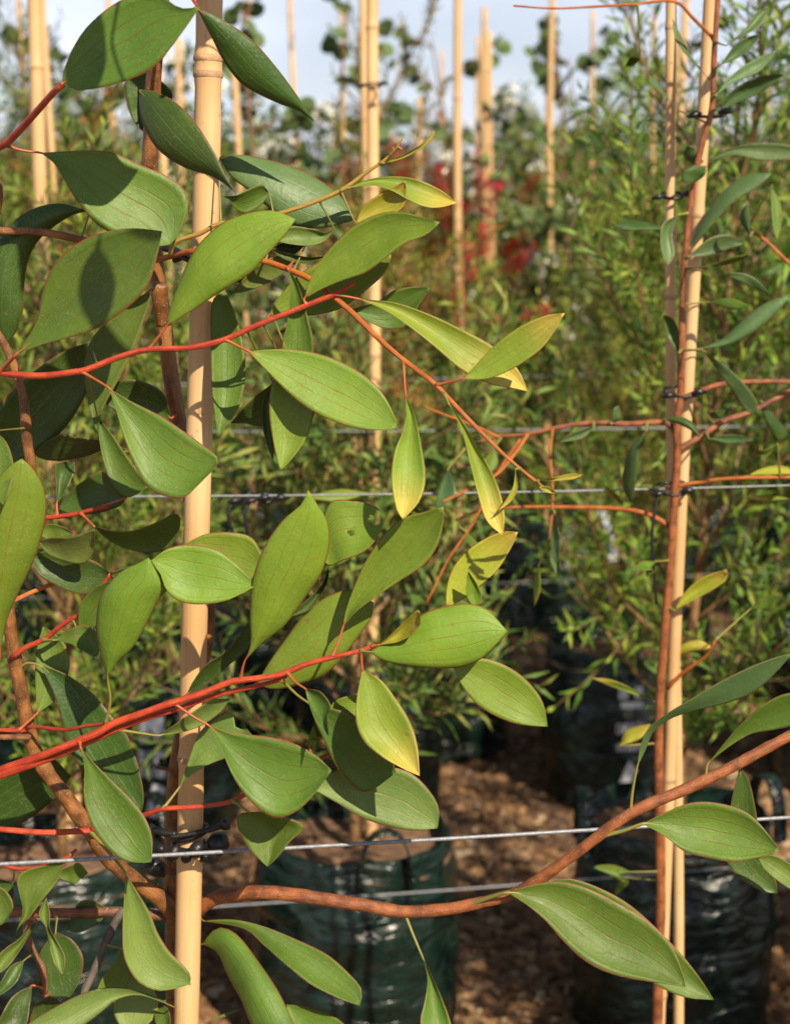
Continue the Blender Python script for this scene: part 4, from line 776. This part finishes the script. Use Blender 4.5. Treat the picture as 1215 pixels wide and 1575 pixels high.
L2 = [
 ('RC', 'b', "830 490|900 400 1000 320|1150 250|930 420 1050 370 1120 300"), ('RC', 'b', "850 570|920 460 1050 390|1190 375|930 530 1050 480 1140 420"),
 ('RC', 'b', "790 830|900 760 1050 730 1200 740|1330 790|920 790 1080 820 1220 815"), ('RC', 'd', "785 850|720 845 660 890|690 955|775 900"),
 ('RC', 'b', "700 1270|760 1130 880 970 1000 890|1125 885|800 1170 930 1030 1050 960"), ('RC', 'd', "640 1200|540 1150 420 1130|300 1145|540 1175 400 1180 340 1170"),
 ('RC', 'b', "695 1310|800 1220 900 1200|985 1245|800 1310 920 1270"), ('RC', 'b', "800 400|700 300 630 200|610 80|760 350 690 250"),
 ('RC', 'b', "660 570|560 480 500 430|490 380|600 510 540 420"), ('RC', 'b', "885 230|980 150 1040 60|1110 35|960 190 1060 130"),
 ('RC', 'd', "450 300|400 290|365 345|410 335"), ('RC', 'b', "730 850|670 800|690 740|735 760"),
 ('RC', 'b', "640 1100|560 1150 555 1280|590 1360|610 1200 625 1300"), ('RC', 'm', "1120 950|1120 1080 1135 1190|1150 1230|1165 1040 1170 1150"),
 ('RD', 'd', "645 540|590 470 562 380|570 345|650 450 620 370"), ('RD', 'b', "760 520|880 460 1000 350 1100 280|1215 240|900 500 1050 420 1180 300"),
 ('RD', 'b', "770 530|850 640 920 740 980 830|1040 860|900 620 1000 720 1050 800"), ('RD', 'd', "570 880|640 865 720 900|762 985|640 905 710 940"),
 ('RD', 'b', "478 940|400 1020 360 1150 365 1250|405 1315|440 1050 430 1180"), ('RD', 'b', "210 920|100 950|30 1000|150 980"),
 ('RD', 'Y', "990 1175|1080 1130 1180 1120|1280 1160|1100 1165"), ('RD', 'y', "1260 1300|1150 1275 1050 1270|985 1285|1080 1310 1170 1315"),
 ('RD', 'd', "1060 780|1090 880 1150 990|1200 970|1120 850 1190 930"), ('RE', 'Y', "695 700|740 620 820 550|930 515|790 650 880 600 930 560"),
 ('RE', 'Y', "680 915|720 860 800 832|866 865|760 890 830 880"), ('RE', 'l', "610 480|550 478|495 520|560 550 610 520"),
 ('RE', 'y', "610 1115|480 1040 400 1010|318 1003|500 1075 400 1040"), ('RE', 'Y', "450 1310|480 1240|592 1208|540 1280"),
 ('RE', 'Y', "470 230|400 170|375 130|440 180"), ('RE', 'b', "155 260|135 380 150 470|165 492|180 370 178 450"), ('RE', 'y', "85 490|62 580|65 682|92 600"),
 ('RB', 'm', "640 830|580 805 520 805|500 815|570 850 620 870"), ('RB', 'm', "600 850|580 900|575 925|630 870"), ('RC', 'b', "860 330|930 230 990 190|1060 170|940 300 1020 240"),
 ('RD', 'm', "800 100|880 60 960 40|1010 30|890 90 970 65"), ('RD', 'b', "880 140|960 130 1040 160|1120 240|950 170 1030 210"), ('RD', 'd', "790 860|830 840|890 830|850 880"),
 ('RD', 'b', "300 900|310 830|340 810|350 880"), ('RD', 'b', "800 980|880 960 960 965|1030 985|900 1005 980 1000"), ('RD', 'm', "1150 1010|1080 1040|1020 1030|1090 1080"),
 ('RE', 'l', "1040 690|1090 640|1180 630|1120 690"), ('RD', 'm', "800 280|880 260 950 270|1010 300|880 310 950 320"), ('RC', 'b', "1010 1210|960 1130 970 1070|1000 1040|1010 1110"),
 ('F', 'b', "690 720|675 750|668 790|700 760"), ('F', 'b', "850 830|846 860|858 890|862 850"), ('F', 'm', "760 690|740 715|735 745|765 715"), ('F', 'l', "470 765|520 752|570 758|520 772"), ('F', 'm', "705 810|730 830 745 850|760 880|740 870 720 840"),
]
for reg, mt, dat in L2:
    y0 = Y2 + random.uniform(-.09, .02); make_leaf(P2, reg, y0, y0 + random.uniform(-.04, .04), random.uniform(-.02, .012), random.uniform(-.006, .008), mt, dat, NU=14, NV=6, petw=3.5, pet='g')
for ch in root2.children: ch.location = -b2
root2.location = b2
def stake_px(x0, y0, x1, y1, Y, wpx, label, group=None, ztop=None, tilt=0.0):
    """bamboo stake through two photo pixels at distance Y, from the soil of its bag to ztop"""
    a = Vector(P(x0, y0, Y)); b = Vector(P(x1, y1, Y)); d = (a - b) / (a.z - b.z)
    zt = a.z if ztop is None else ztop
    return stake(b + d * (SOILZ - .12 - b.z), a + d * (zt - a.z), wpx / 2 * mpp(y1, Y), label, group)
stake_px(1031, 0, 1036, 720, Y2 + .035, 17, 'straight thin stake bearing black rings behind the orange stem', ztop=2.05)
stake_px(1089, 0, 1032, 1144, Y2, 19.5, 'leaning thin stake lashed to the orange stem near its top', ztop=2.0)
bag(P(1030, 1575, Y2)[0], Y2, 'planter bag under the slimmer grey green shrub')
def small_tie(x, y, Y, r, label, tail=0):
    c = Vector(P(x, y, Y)); pcs = [('band', [tuple(c + Vector((r * math.cos(a), r * math.sin(a), .004 * math.sin(a)))) for a in [2 * math.pi * k / 12 for k in range(13)]], [.0018] * 13),
        ('knob', [tuple(c + Vector((.008, -r, 0))), tuple(c + Vector((.016, -r - .002, .002))), tuple(c + Vector((.024, -r, .001)))], [.0015, .0038, .0015]),
        ('knob', [tuple(c + Vector((-.010, -r, 0))), tuple(c + Vector((-.018, -r - .003, -.002))), tuple(c + Vector((-.025, -r, -.004)))], [.0015, .0034, .0015])]
    if tail: pcs.append(('tail', [tuple(c + Vector((-.018, -r, 0))), tuple(c + Vector((-.024, -r - .004, -tail * .4))), tuple(c + Vector((-.016, -r, -tail)))], [.0018, .002, .0016]))
    tie(label, pcs, tuple(c))
small_tie(1088, 175, Y2 - .01, .018, 'black tie holding the orange stem near the top of the leaning stake')
small_tie(1034, 300, Y2 + .03, .012, 'black ring on the straight thin stake beside a dark leaf')
small_tie(1048, 602, Y2 - .01, .020, 'black tie where the orange branch forks to the right')
small_tie(1032, 752, Y2 - .01, .020, 'black tie with a long tail at the wire beside the orange stem', tail=.13)
small_tie(575, 130, 2.80, .013, 'black tie around the stake against the sky')
small_tie(385, 766, Y2 - .03, .006, 'black tie dangling from the middle wire', tail=.05)
small_tie(410, 766, Y2 - .028, .006, 'second black tie dangling from the middle wire beside the first', tail=.055)
wire(P(230, 764, Y2 - .04), P(1215, 747, Y2 + .03), .0012, 'thin wire behind the leaves carrying two dangling ties')
wire(P(330, 664, 2.72), P(1215, 655, 2.80), .0014, 'upper thin wire running behind the orange branches')
wire(P(310, 1397, 2.55), P(1215, 1328, 2.70), .0017, 'blurred wire stretched in front of the bag tops')
wire(P(600, 585, 4.0), P(1215, 565, 4.2), .0018, 'distant thin wire among the fine leaved shrubs')
wire(P(330, 912, 4.0), P(1215, 880, 4.2), .0018, 'distant thin wire low among the fine leaved shrubs')

# ------------------------------------------------------------------ background shrubs
def fol(name, a, b, c, d, trans=.18): return island_material(name, [(0, a), (.35, b), (.72, c), (.90, d), (1, d)], .55, .4, trans)
M_FINE = fol('foliage_fine', (0.038, 0.092, 0.012), (0.088, 0.172, 0.017), (0.155, 0.252, 0.023), (0.26, 0.31, 0.035))
M_ORNG = fol('foliage_orange', (0.080, 0.115, 0.016), (0.150, 0.190, 0.022), (0.28, 0.24, 0.032), (0.42, 0.18, 0.036))
M_WILL = fol('foliage_willow', (0.040, 0.082, 0.015), (0.080, 0.138, 0.021), (0.140, 0.195, 0.032), (0.24, 0.24, 0.048))
M_BROD = fol('foliage_broad', (0.030, 0.070, 0.020), (0.055, 0.110, 0.028), (0.095, 0.155, 0.038), (0.14, 0.20, 0.05), .15)
M_FEAT = fol('foliage_feather', (0.090, 0.120, 0.025), (0.150, 0.170, 0.035), (0.22, 0.22, 0.045), (0.30, 0.24, 0.06))
M_GUM = fol('foliage_gum', (0.050, 0.100, 0.045), (0.080, 0.140, 0.055), (0.12, 0.18, 0.06), (0.16, 0.20, 0.06), .25)
M_FARTREE = fol('foliage_far_tree', (0.030, 0.050, 0.022), (0.050, 0.075, 0.032), (0.075, 0.10, 0.04), (0.11, 0.13, 0.05), .1)
M_FLOWER = island_material('flower_red', [(0, (0.28, 0.010, 0.010)), (.5, (0.48, 0.018, 0.016)), (1, (0.58, 0.045, 0.03))], .6)
M_WHITE = island_material('flower_white', [(0, (0.60, 0.60, 0.52)), (1, (0.85, 0.84, 0.76))], .7)
M_TWB = bark('stem_background', (0.15, 0.085, 0.035), (0.27, 0.155, 0.065), dots=.1)
def rndv(r, s=1.0): return Vector((r.gauss(0, s), r.gauss(0, s), r.gauss(0, s)))
def kite(V, F, p, d, nrm, L, W, bend=.15):
    s = d.cross(nrm)
    if s.length < 1e-5: s = d.orthogonal()
    s.normalize(); up = s.cross(d).normalized(); k = len(V)
    V += [tuple(p), tuple(p + d * L * .5 + s * W / 2 + up * W * .12), tuple(p + d * L - up * L * bend), tuple(p + d * L * .5 - s * W / 2 + up * W * .12), tuple(p + d * L * .5)]
    F += [(k, k + 1, k + 4), (k + 1, k + 2, k + 4), (k + 2, k + 3, k + 4), (k + 3, k, k + 4)]
def curve3(p, d, L, n, r, wob=.12, lift=.0):
    pts = [p.copy()]; q = d.normalized()
    for i in range(n):
        q = (q + rndv(r, wob) + Vector((0, 0, lift))).normalized(); pts.append(pts[-1] + q * L / n)
    return pts
KIND = {  # H, branches, lift, spread, twigs, twiglen, leaf L, leaf W, step, leaf angle, mat
 'fine':   dict(H=(1.15, 1.40), nb=26, spread=.80, tw=14, tl=(.10, .22), L=(.032, .052), W=.0066, step=.0090, ang=.65, lift=.10, mat=M_FINE),
 'orange': dict(H=(1.00, 1.15), nb=20, spread=.80, tw=12, tl=(.09, .18), L=(.030, .046), W=.0066, step=.0095, ang=.60, lift=.12, mat=M_ORNG),
 'bottle': dict(H=(1.10, 1.30), nb=20, spread=.75, tw=12, tl=(.10, .20), L=(.035, .055), W=.0072, step=.0105, ang=.60, lift=.10, mat=M_FINE),
 'willow': dict(H=(.85, 1.0), nb=22, spread=1.1, tw=12, tl=(.12, .26), L=(.045, .075), W=.0080, step=.0130, ang=.75, lift=.03, mat=M_WILL),
 'broad':  dict(H=(1.10, 1.35), nb=14, spread=.8, tw=11, tl=(.08, .18), L=(.050, .075), W=.0300, step=.0200, ang=.95, lift=.06, mat=M_BROD),
 'feather':dict(H=(1.45, 1.60), nb=9, spread=.35, tw=16, tl=(.08, .16), L=(.030, .048), W=.0055, step=.0085, ang=.45, lift=.2, mat=M_FEAT),
}
def shrub_template(kind, seed):
    r = random.Random(seed); k = KIND[kind]; H = r.uniform(*k['H'])
    t = empty('background_shrub')
    tp = curve3(Vector((0, 0, 0)), Vector((0, 0, 1)), H * .92, 12, r, .05, .06); tp = [Vector((p.x * .5, p.y * .5, p.z)) for p in tp]
    V, F, UV = tube_geo(tp, [.010 - .007 * i / 12 for i in range(13)], 7); obj('trunk', mesh('trunk', V, F, M_TWB, uvs=UV), t)
    FV, FF = [], []; flowers = []; nwhite = 0; TV, TF = [], []
    for b in range(k['nb']):
        h = ((.22 if kind == 'willow' else .08) + (.70 if kind == 'willow' else .84) * ((b + r.random()) / k['nb']) ** 1.1); i = min(11, int(h * 12)); p0 = tp[i].lerp(tp[i + 1], h * 12 - i)
        a = b * 2.4 + r.uniform(-.5, .5); sp = k['spread'] * r.uniform(.6, 1.2); d = Vector((math.cos(a) * sp, math.sin(a) * sp, r.uniform(.35, .9) * (.65 + .35 * min(1, h * 3))))
        L = H * r.uniform(.28, .46) * (1.15 - .55 * h)
        bp = curve3(p0, d, L, 8, r, .10, k['lift']); V, F, UV = tube_geo(bp, [.0048 - .0036 * j / 8 for j in range(9)], 5)
        obj('branch', mesh('branch', V, F, M_TWB, uvs=UV), t)
        for w in range(k['tw']):
            u = (w + r.random()) / k['tw'] * .95 + .05; j = min(7, int(u * 8)); q0 = bp[j].lerp(bp[j + 1], u * 8 - j); bd = (bp[j + 1] - bp[j]).normalized()
            q = (bd + rndv(r, .55) + Vector((0, 0, .25 + k['lift']))).normalized(); tl = r.uniform(*k['tl']); tw = curve3(q0, q, tl, 4, r, .10, k['lift'] * .8)
            V, F, UV = tube_geo(tw, [.0013, .0012, .0011, .0009, .0006], 3, cap=False, v0=len(TV)); TV += V; TF += F
            n = int(tl / k['step'])
            for m in range(n):
                v = (m + .7) / n; e = min(3, int(v * 4)); c = tw[e].lerp(tw[e + 1], v * 4 - e); td = (tw[e + 1] - tw[e]).normalized()
                side = td.orthogonal(); side.rotate(Matrix.Rotation(m * 2.4 + r.random(), 3, td)); ld = (td + side * k['ang'] * r.uniform(.6, 1.5)).normalized()
                kite(FV, FF, c, ld, (td - ld * td.dot(ld) + rndv(r, .25)).normalized(), r.uniform(*k['L']) * (1 if v < .8 else .7), k['W'] * r.uniform(.8, 1.2))
            if kind == 'bottle' and r.random() < (.30 if h > .5 else .0): flowers.append((tw[-1], (tw[-1] - tw[-2]).normalized()))
            if kind == 'broad' and r.random() < .24: flowers.append((tw[-1], (tw[-1] - tw[-2]).normalized()))
    tg = obj('twigs', mesh('twigs', TV, TF, M_TWB), t); tg['kind'] = 'stuff'
    o = obj('foliage', mesh('foliage', FV, FF, k['mat'], False), t); o['kind'] = 'stuff'
    for p, d in flowers:
        V, F = [], []
        p = p + d * (.06 if kind == 'bottle' else .02)
        if kind == 'bottle':                       # a brush of red filaments round the twig
            for m in range(170):
                c = p + d * (-.05 + .10 * r.random()); s = d.orthogonal(); s.rotate(Matrix.Rotation(r.uniform(0, 6.28), 3, d)); s = (s + d * .25).normalized(); kite(V, F, c, s, d, r.uniform(.020, .030), .0028, .0)
            obj('flower', mesh('flower', V, F, M_FLOWER, False), t)
        else:
            for m in range(26): kite(V, F, p + rndv(r, .014), (rndv(r, 1) + Vector((0, 0, .5))).normalized(), rndv(r, 1).normalized(), r.uniform(.016, .026), .015, .05)
            obj('flower', mesh('flower', V, F, M_WHITE, False), t)
    return t
GUML = []
for s in range(3):
    n = 9; V = [(0, 0, 0)]; wd = (.024, .021, .027)[s]
    for i in range(n): 
        a = math.pi * i / (n - 1); V.append((.006 + .042 * (1 - math.cos(a)) / 2, wd * math.sin(a) ** .9, .004 * math.sin(a)))
    for i in range(n):
        a = math.pi * (n - 1 - i) / (n - 1); V.append((.006 + .042 * (1 - math.cos(a)) / 2, -wd * math.sin(a) ** .9, .004 * math.sin(a)))
    V.append((.03, 0, -.002)); c = len(V) - 1
    GUML.append(mesh('gum_leaf', V, [(i, (i + 1) % c, c) for i in range(c)], M_GUM))
def gum_template(seed):
    r = random.Random(seed); t = empty('gum_sapling'); H = r.uniform(1.35, 1.6)
    tp = curve3(Vector((0, 0, 0)), Vector((0, 0, 1)), H, 12, r, .05, .05); V, F, UV = tube_geo(tp, [.010 - .008 * i / 12 for i in range(13)], 7); obj('trunk', mesh('trunk', V, F, M_BARKD, uvs=UV), t)
    for b in range(13):
        h = .30 + .68 * (b + r.random()) / 13; i = min(11, int(h * 12)); p0 = tp[i].lerp(tp[i + 1], h * 12 - i); a = b * 2.4 + r.random()
        L = r.uniform(.18, .36) * (1.2 - .5 * h); bp = curve3(p0, Vector((math.cos(a), math.sin(a), .7)), L, 8, r, .14, .02)
        V, F, UV = tube_geo(bp, [.0036 - .0026 * j / 8 for j in range(9)], 5); obj('branch', mesh('branch', V, F, M_BARKD, uvs=UV), t)
        for j in range(2, 9):
            for q in range(2 if j % 2 else 1):
                o = obj('leaf', GUML[r.randrange(3)], t, bp[j]); o.scale = [r.uniform(.75, 1.2)] * 3
                o.rotation_euler = (r.uniform(-1.2, 1.2), r.uniform(-.3, 1.1), r.uniform(0, 6.28))
    return t
TEMPL = {}
for kd, seeds in (('fine', (11, 12, 13)), ('orange', (21, 22)), ('bottle', (31, 32)), ('willow', (41, 42)), ('broad', (51, 52)), ('feather', (61,))):
    TEMPL[kd] = [shrub_template(kd, s) for s in seeds]
TEMPL['gum'] = [gum_template(s) for s in (71, 72)]
used = set()
KLAB = {'fine': 'bright green fine leaved shrub', 'orange': 'fine leaved shrub with orange brown tips', 'bottle': 'needle leaved shrub with red brush flowers', 'willow': 'sparse shrub with long narrow olive leaves',
        'broad': 'dark green broad leaved shrub with white flowers', 'feather': 'tall feathery olive green shrub', 'gum': 'slender sapling with round grey green leaves'}
def place_shrub(kd, x, y, tier, sc=1.0, label=None):
    v = random.randrange(len(TEMPL[kd])); src = TEMPL[kd][v]
    if (kd, v) in used: o = copy_tree(src)
    else: o = src; used.add((kd, v))
    o.location = (x, y, BAG_H - .045); o.rotation_euler.z = random.uniform(0, 6.28); o.scale = (sc * random.uniform(.95, 1.1),) * 2 + (sc,)
    lab = label or (KLAB[kd] + tier[0]); return tag(o, lab, 'sapling' if kd == 'gum' else 'shrub', None if label else 'every ' + KLAB[kd] + tier[0])
TN = (' growing in the bags just behind the wires',); TM = (' in the crowded rows farther back',); TF_ = (' in the distant rows under the sky',)
def rowY(Y0, x): return Y0 + .15 * x
def row_bag(px, Y0, py=1345):
    x = P(px, py, Y0)[0]; y = rowY(Y0, x); x = P(px, py, y)[0]; return x, y
for x, Y0, kd, sc, lb in ((1.02, 1.39, 'broad', .78, 'front row neighbour'), (1.52, 1.39, 'willow', 1.0, 'second front row neighbour'), (1.00, 1.82, 'fine', .85, 'second row neighbour')):
    y = rowY(Y0, x); bag(x, y, 'planter bag of the %s beyond the branch end' % lb); place_shrub(kd, x, y, TN, sc, 'shrub of the %s beyond the branch end' % lb)
# third row: its bags stand at the foot of the picture
x, y = row_bag(95, 2.80); bag(x, y, 'dark green planter bag behind the hanging leaves at the forked stem', rot=.6); place_shrub('fine', x, y, TN, .9, 'fine leaved green shrub round the leaning stake behind the forked stem')
x, y = row_bag(545, 2.80); bag(x, y, 'crumpled glossy green planter bag below the long red brown branch', rot=1.9); place_shrub('willow', x, y, TN, 1.0, 'sparse shrub with narrow olive leaves growing in the crumpled glossy bag')
x, y = row_bag(1036, 2.80); bag(x, y, 'glossy green planter bag behind the pair of drooping long leaves', rot=.2); place_shrub('fine', x, y, TN, 1.15, 'tall fine leaved shrub close behind the two thin stakes and orange stem')
stake_px(575, 0, 573, 1365, 2.83, 18, 'stake in front of the sky standing in the crumpled glossy bag', ztop=2.2)
stake_px(548, 600, 552, 1365, 2.86, 19, 'shorter second stake in the crumpled glossy bag', ztop=1.1)
stake_px(52, 0, 107, 1360, 2.84, 21, 'leaning stake behind the dark leaves at the forked stem', ztop=2.2)
stake_px(112, 900, 118, 1360, 2.9, 15, 'short thin stake beside the leaning one', ztop=.95)
stake_px(1044, 1100, 1052, 1330, 2.86, 17, 'short stake rising from the bag behind the drooping long leaves', ztop=.95)
stake_px(704, 0, 706, 700, 4.42, 13, 'thin stake standing upright in front of the red brush flowers', ztop=2.3)
x, y = row_bag(688, 4.50, 900); bag(x, y, 'planter bag of the shrub bearing red brush flowers'); place_shrub('bottle', x, y, TN, 1.0, 'needle leaved shrub with red brush flowers round the upright thin stake')
# fourth and later rows
GST = 'bamboo stakes standing in the rows behind'; GBG = 'planter bags in the rows behind'
def spot(px, Y0, kd, tier, sc, lab_bag=None, prints=None, st=1, lean=None, bagg=True, lab=None):
    x, y = row_bag(px, Y0, 900)
    if bagg: bag(x, y, lab_bag or 'dark green planter bag half hidden in the rows behind', None if lab_bag else GBG, prints, random.uniform(0, 6))
    if kd: place_shrub(kd, x, y, tier, sc, lab)
    for s in range(st):
        dx = random.uniform(-.05, .05); h = random.uniform(1.95, 2.55); ln = lean if lean is not None and s == 0 else random.uniform(-.03, .03)
        stake((x + dx, y + random.uniform(-.05, .05), .28), (x + dx + ln * h, y + random.uniform(-.04, .04), h), random.uniform(.0085, .011), 'pale bamboo stake rising above the shrubs of the rows behind', GST)
spot(255, 4.05, 'fine', TN, .95, 'planter bag printed with a white square beneath the red twigs', 0, 1, -.02, lab='fine leaved green shrub growing in the bag with the printed white square')
spot(570, 4.05, 'orange', TN, 1.0, 'planter bag in deep shade behind the leaf with a yellow tip', None, 1, lab='shrub with orange brown tips growing in the deeply shaded bag')
spot(945, 4.05, 'fine', TN, .98, 'planter bag with lines of white print beside the orange stem', 1, 0, lab='fine leaved green shrub in the bag with lines of white print')
spot(1300, 4.05, 'willow', TN, 1.25, None, None, 1, lab='sparse olive leaved shrub beyond the branches right of the orange stem')
spot(-75, 4.05, 'fine', TN, 1.05, lab='fine leaved green shrub beyond the horizontal brown branch')
for px, kd, sc, st in ((120, 'orange', 1.28, 1), (410, 'gum', 1.22, 1), (590, 'feather', 1.08, 0), (1000, 'fine', 1.05, 1), (1292, 'gum', 1.2, 2)): spot(px, 4.70, kd, TM, sc, None, None, st)
for px, kd, sc, st in ((70, 'fine', 1.32, 1), (300, 'gum', 1.25, 1), (500, 'gum', 1.3, 1), (770, 'broad', 1.18, 2), (850, 'gum', 1.35, 1), (1000, 'gum', 1.25, 2), (1230, 'feather', 1.1, 1)): spot(px, 5.9, kd, TM, sc, None, None, st)
for px, kd, sc, st in ((-20, 'gum', 1.3, 1), (180, 'broad', 1.3, 1), (390, 'broad', 1.25, 2), (640, 'bottle', 1.1, 1), (740, 'gum', 1.4, 1), (900, 'gum', 1.35, 1), (1070, 'fine', 1.2, 1), (1250, 'fine', 1.2, 1)): spot(px, 6.7, kd, TM, sc, None, None, st)
kc = ['gum', 'broad', 'fine', 'orange', 'bottle', 'gum', 'broad', 'fine']
for Y0, n in ((8.0, 8), (8.8, 8), (10.3, 10), (12.0, 10), (14.5, 11), (18.0, 12)):
    for i in range(n):
        px = -60 + 1340 * (i + .5 + random.uniform(-.25, .25)) / n
        spot(px, Y0, kc[(i * 3 + int(Y0)) % 8], TF_, random.uniform(1.1, 1.35) if Y0 < 12 else random.uniform(1.2, 1.5), None, None, int(random.random() < .55), None, Y0 < 12)
# the same rows going on to either side of the frame
for px, Y0, kd, sc in ((-410, 2.80, 'willow', 1.0), (1530, 2.80, 'fine', 1.0), (-400, 4.05, 'orange', 1.1), (1640, 4.05, 'fine', 1.1), (-180, 4.70, 'fine', 1.1), (-470, 4.70, 'gum', 1.2), (1580, 4.70, 'bottle', 1.1),
                       (-160, 5.9, 'broad', 1.2), (-390, 5.9, 'fine', 1.2), (1460, 5.9, 'fine', 1.2), (-220, 6.7, 'fine', 1.2), (-430, 6.7, 'gum', 1.3), (1460, 6.7, 'broad', 1.2)):
    spot(px, Y0, kd, TM, sc, None, None, 1)
for Y0 in (8.0, 8.8, 10.3, 12.0, 14.5, 18.0):
    for px in (-480, -330, -180, 1400, 1540): spot(px, Y0, kc[(px // 7 + int(Y0)) % 8], TF_, random.uniform(1.15, 1.4), None, None, px % 2, None, False)
# far trees beyond the nursery
def far_tree(x, y, h, seed, label):
    r = random.Random(seed); t = empty('tree', (x, y, 0)); tp = curve3(Vector((0, 0, 0)), Vector((0, 0, 1)), h * .8, 8, r, .06, .05)
    V, F, UV = tube_geo(tp, [.12 - .09 * i / 8 for i in range(9)], 8); obj('trunk', mesh('trunk', V, F, M_BARKD, uvs=UV), t)
    FV, FF = [], []
    for b in range(26):
        c = tp[r.randrange(3, 9)] + Vector((r.gauss(0, h * .20), r.gauss(0, h * .2), r.gauss(0, h * .08)))
        for m in range(60): kite(FV, FF, c + rndv(r, h * .06), rndv(r, 1).normalized(), rndv(r, 1).normalized(), .22, .10)
    o = obj('crown', mesh('crown', FV, FF, M_FARTREE, False), t); o['kind'] = 'stuff'
    tag(t, label, 'tree', 'trees beyond the last row')
for i in range(24): far_tree(-22 + 44 * (i + random.random() * .7) / 24, random.uniform(42, 58), random.uniform(2.8, 4.4), 300 + i, 'hazy dark tree on the horizon beyond the last row')
# white plant tag
t = empty('plant_tag', P(925, 790, 3.70)); V = []; F = []
M_TAG = simple('tag_white', (0.50, 0.53, 0.60), .4, (0.4, 0.43, 0.52), 120)
c = spline([(925, 785), (930, 800), (936, 828), (944, 862)], 10)
for i, (a, b) in enumerate(c):
    for s in (-1, 1): V.append(tuple(Vector(P(a + s * 7, b - s * 2, 3.70 + .004 * math.sin(i * .5))) - t.location))
for i in range(10): F.append((2 * i, 2 * i + 1, 2 * i + 3, 2 * i + 2))
obj('strip', mesh('strip', V, F, M_TAG), t)
V = []; F = []
for i in range(3, 9):
    a, b = c[i]; V += [tuple(Vector(P(a + q, b, 3.694)) - t.location) for q in (-2 - (i % 2) * 2, 3 + (i % 3))]
for i in range(5): F.append((2 * i, 2 * i + 1, 2 * i + 3, 2 * i + 2))
obj('printed_line', mesh('printed_line', V, F, simple('tag_blue', (0.06, 0.09, 0.30), .5)), t)
V, F, UV = tube_geo([Vector(P(925, 787, 3.70)) - t.location, Vector(P(918, 770, 3.72)) - t.location, Vector(P(915, 760, 3.75)) - t.location], [.0012] * 3, 5); obj('loop', mesh('loop', V, F, M_TIE), t)
tag(t, 'white plastic plant tag hanging among the fine leaves', 'plant tag')

# templates that no row used
for kd, lst in TEMPL.items():
    for v, o in enumerate(lst):
        if (kd, v) not in used:
            for ch in list(o.children): bpy.data.objects.remove(ch)
            bpy.data.objects.remove(o)
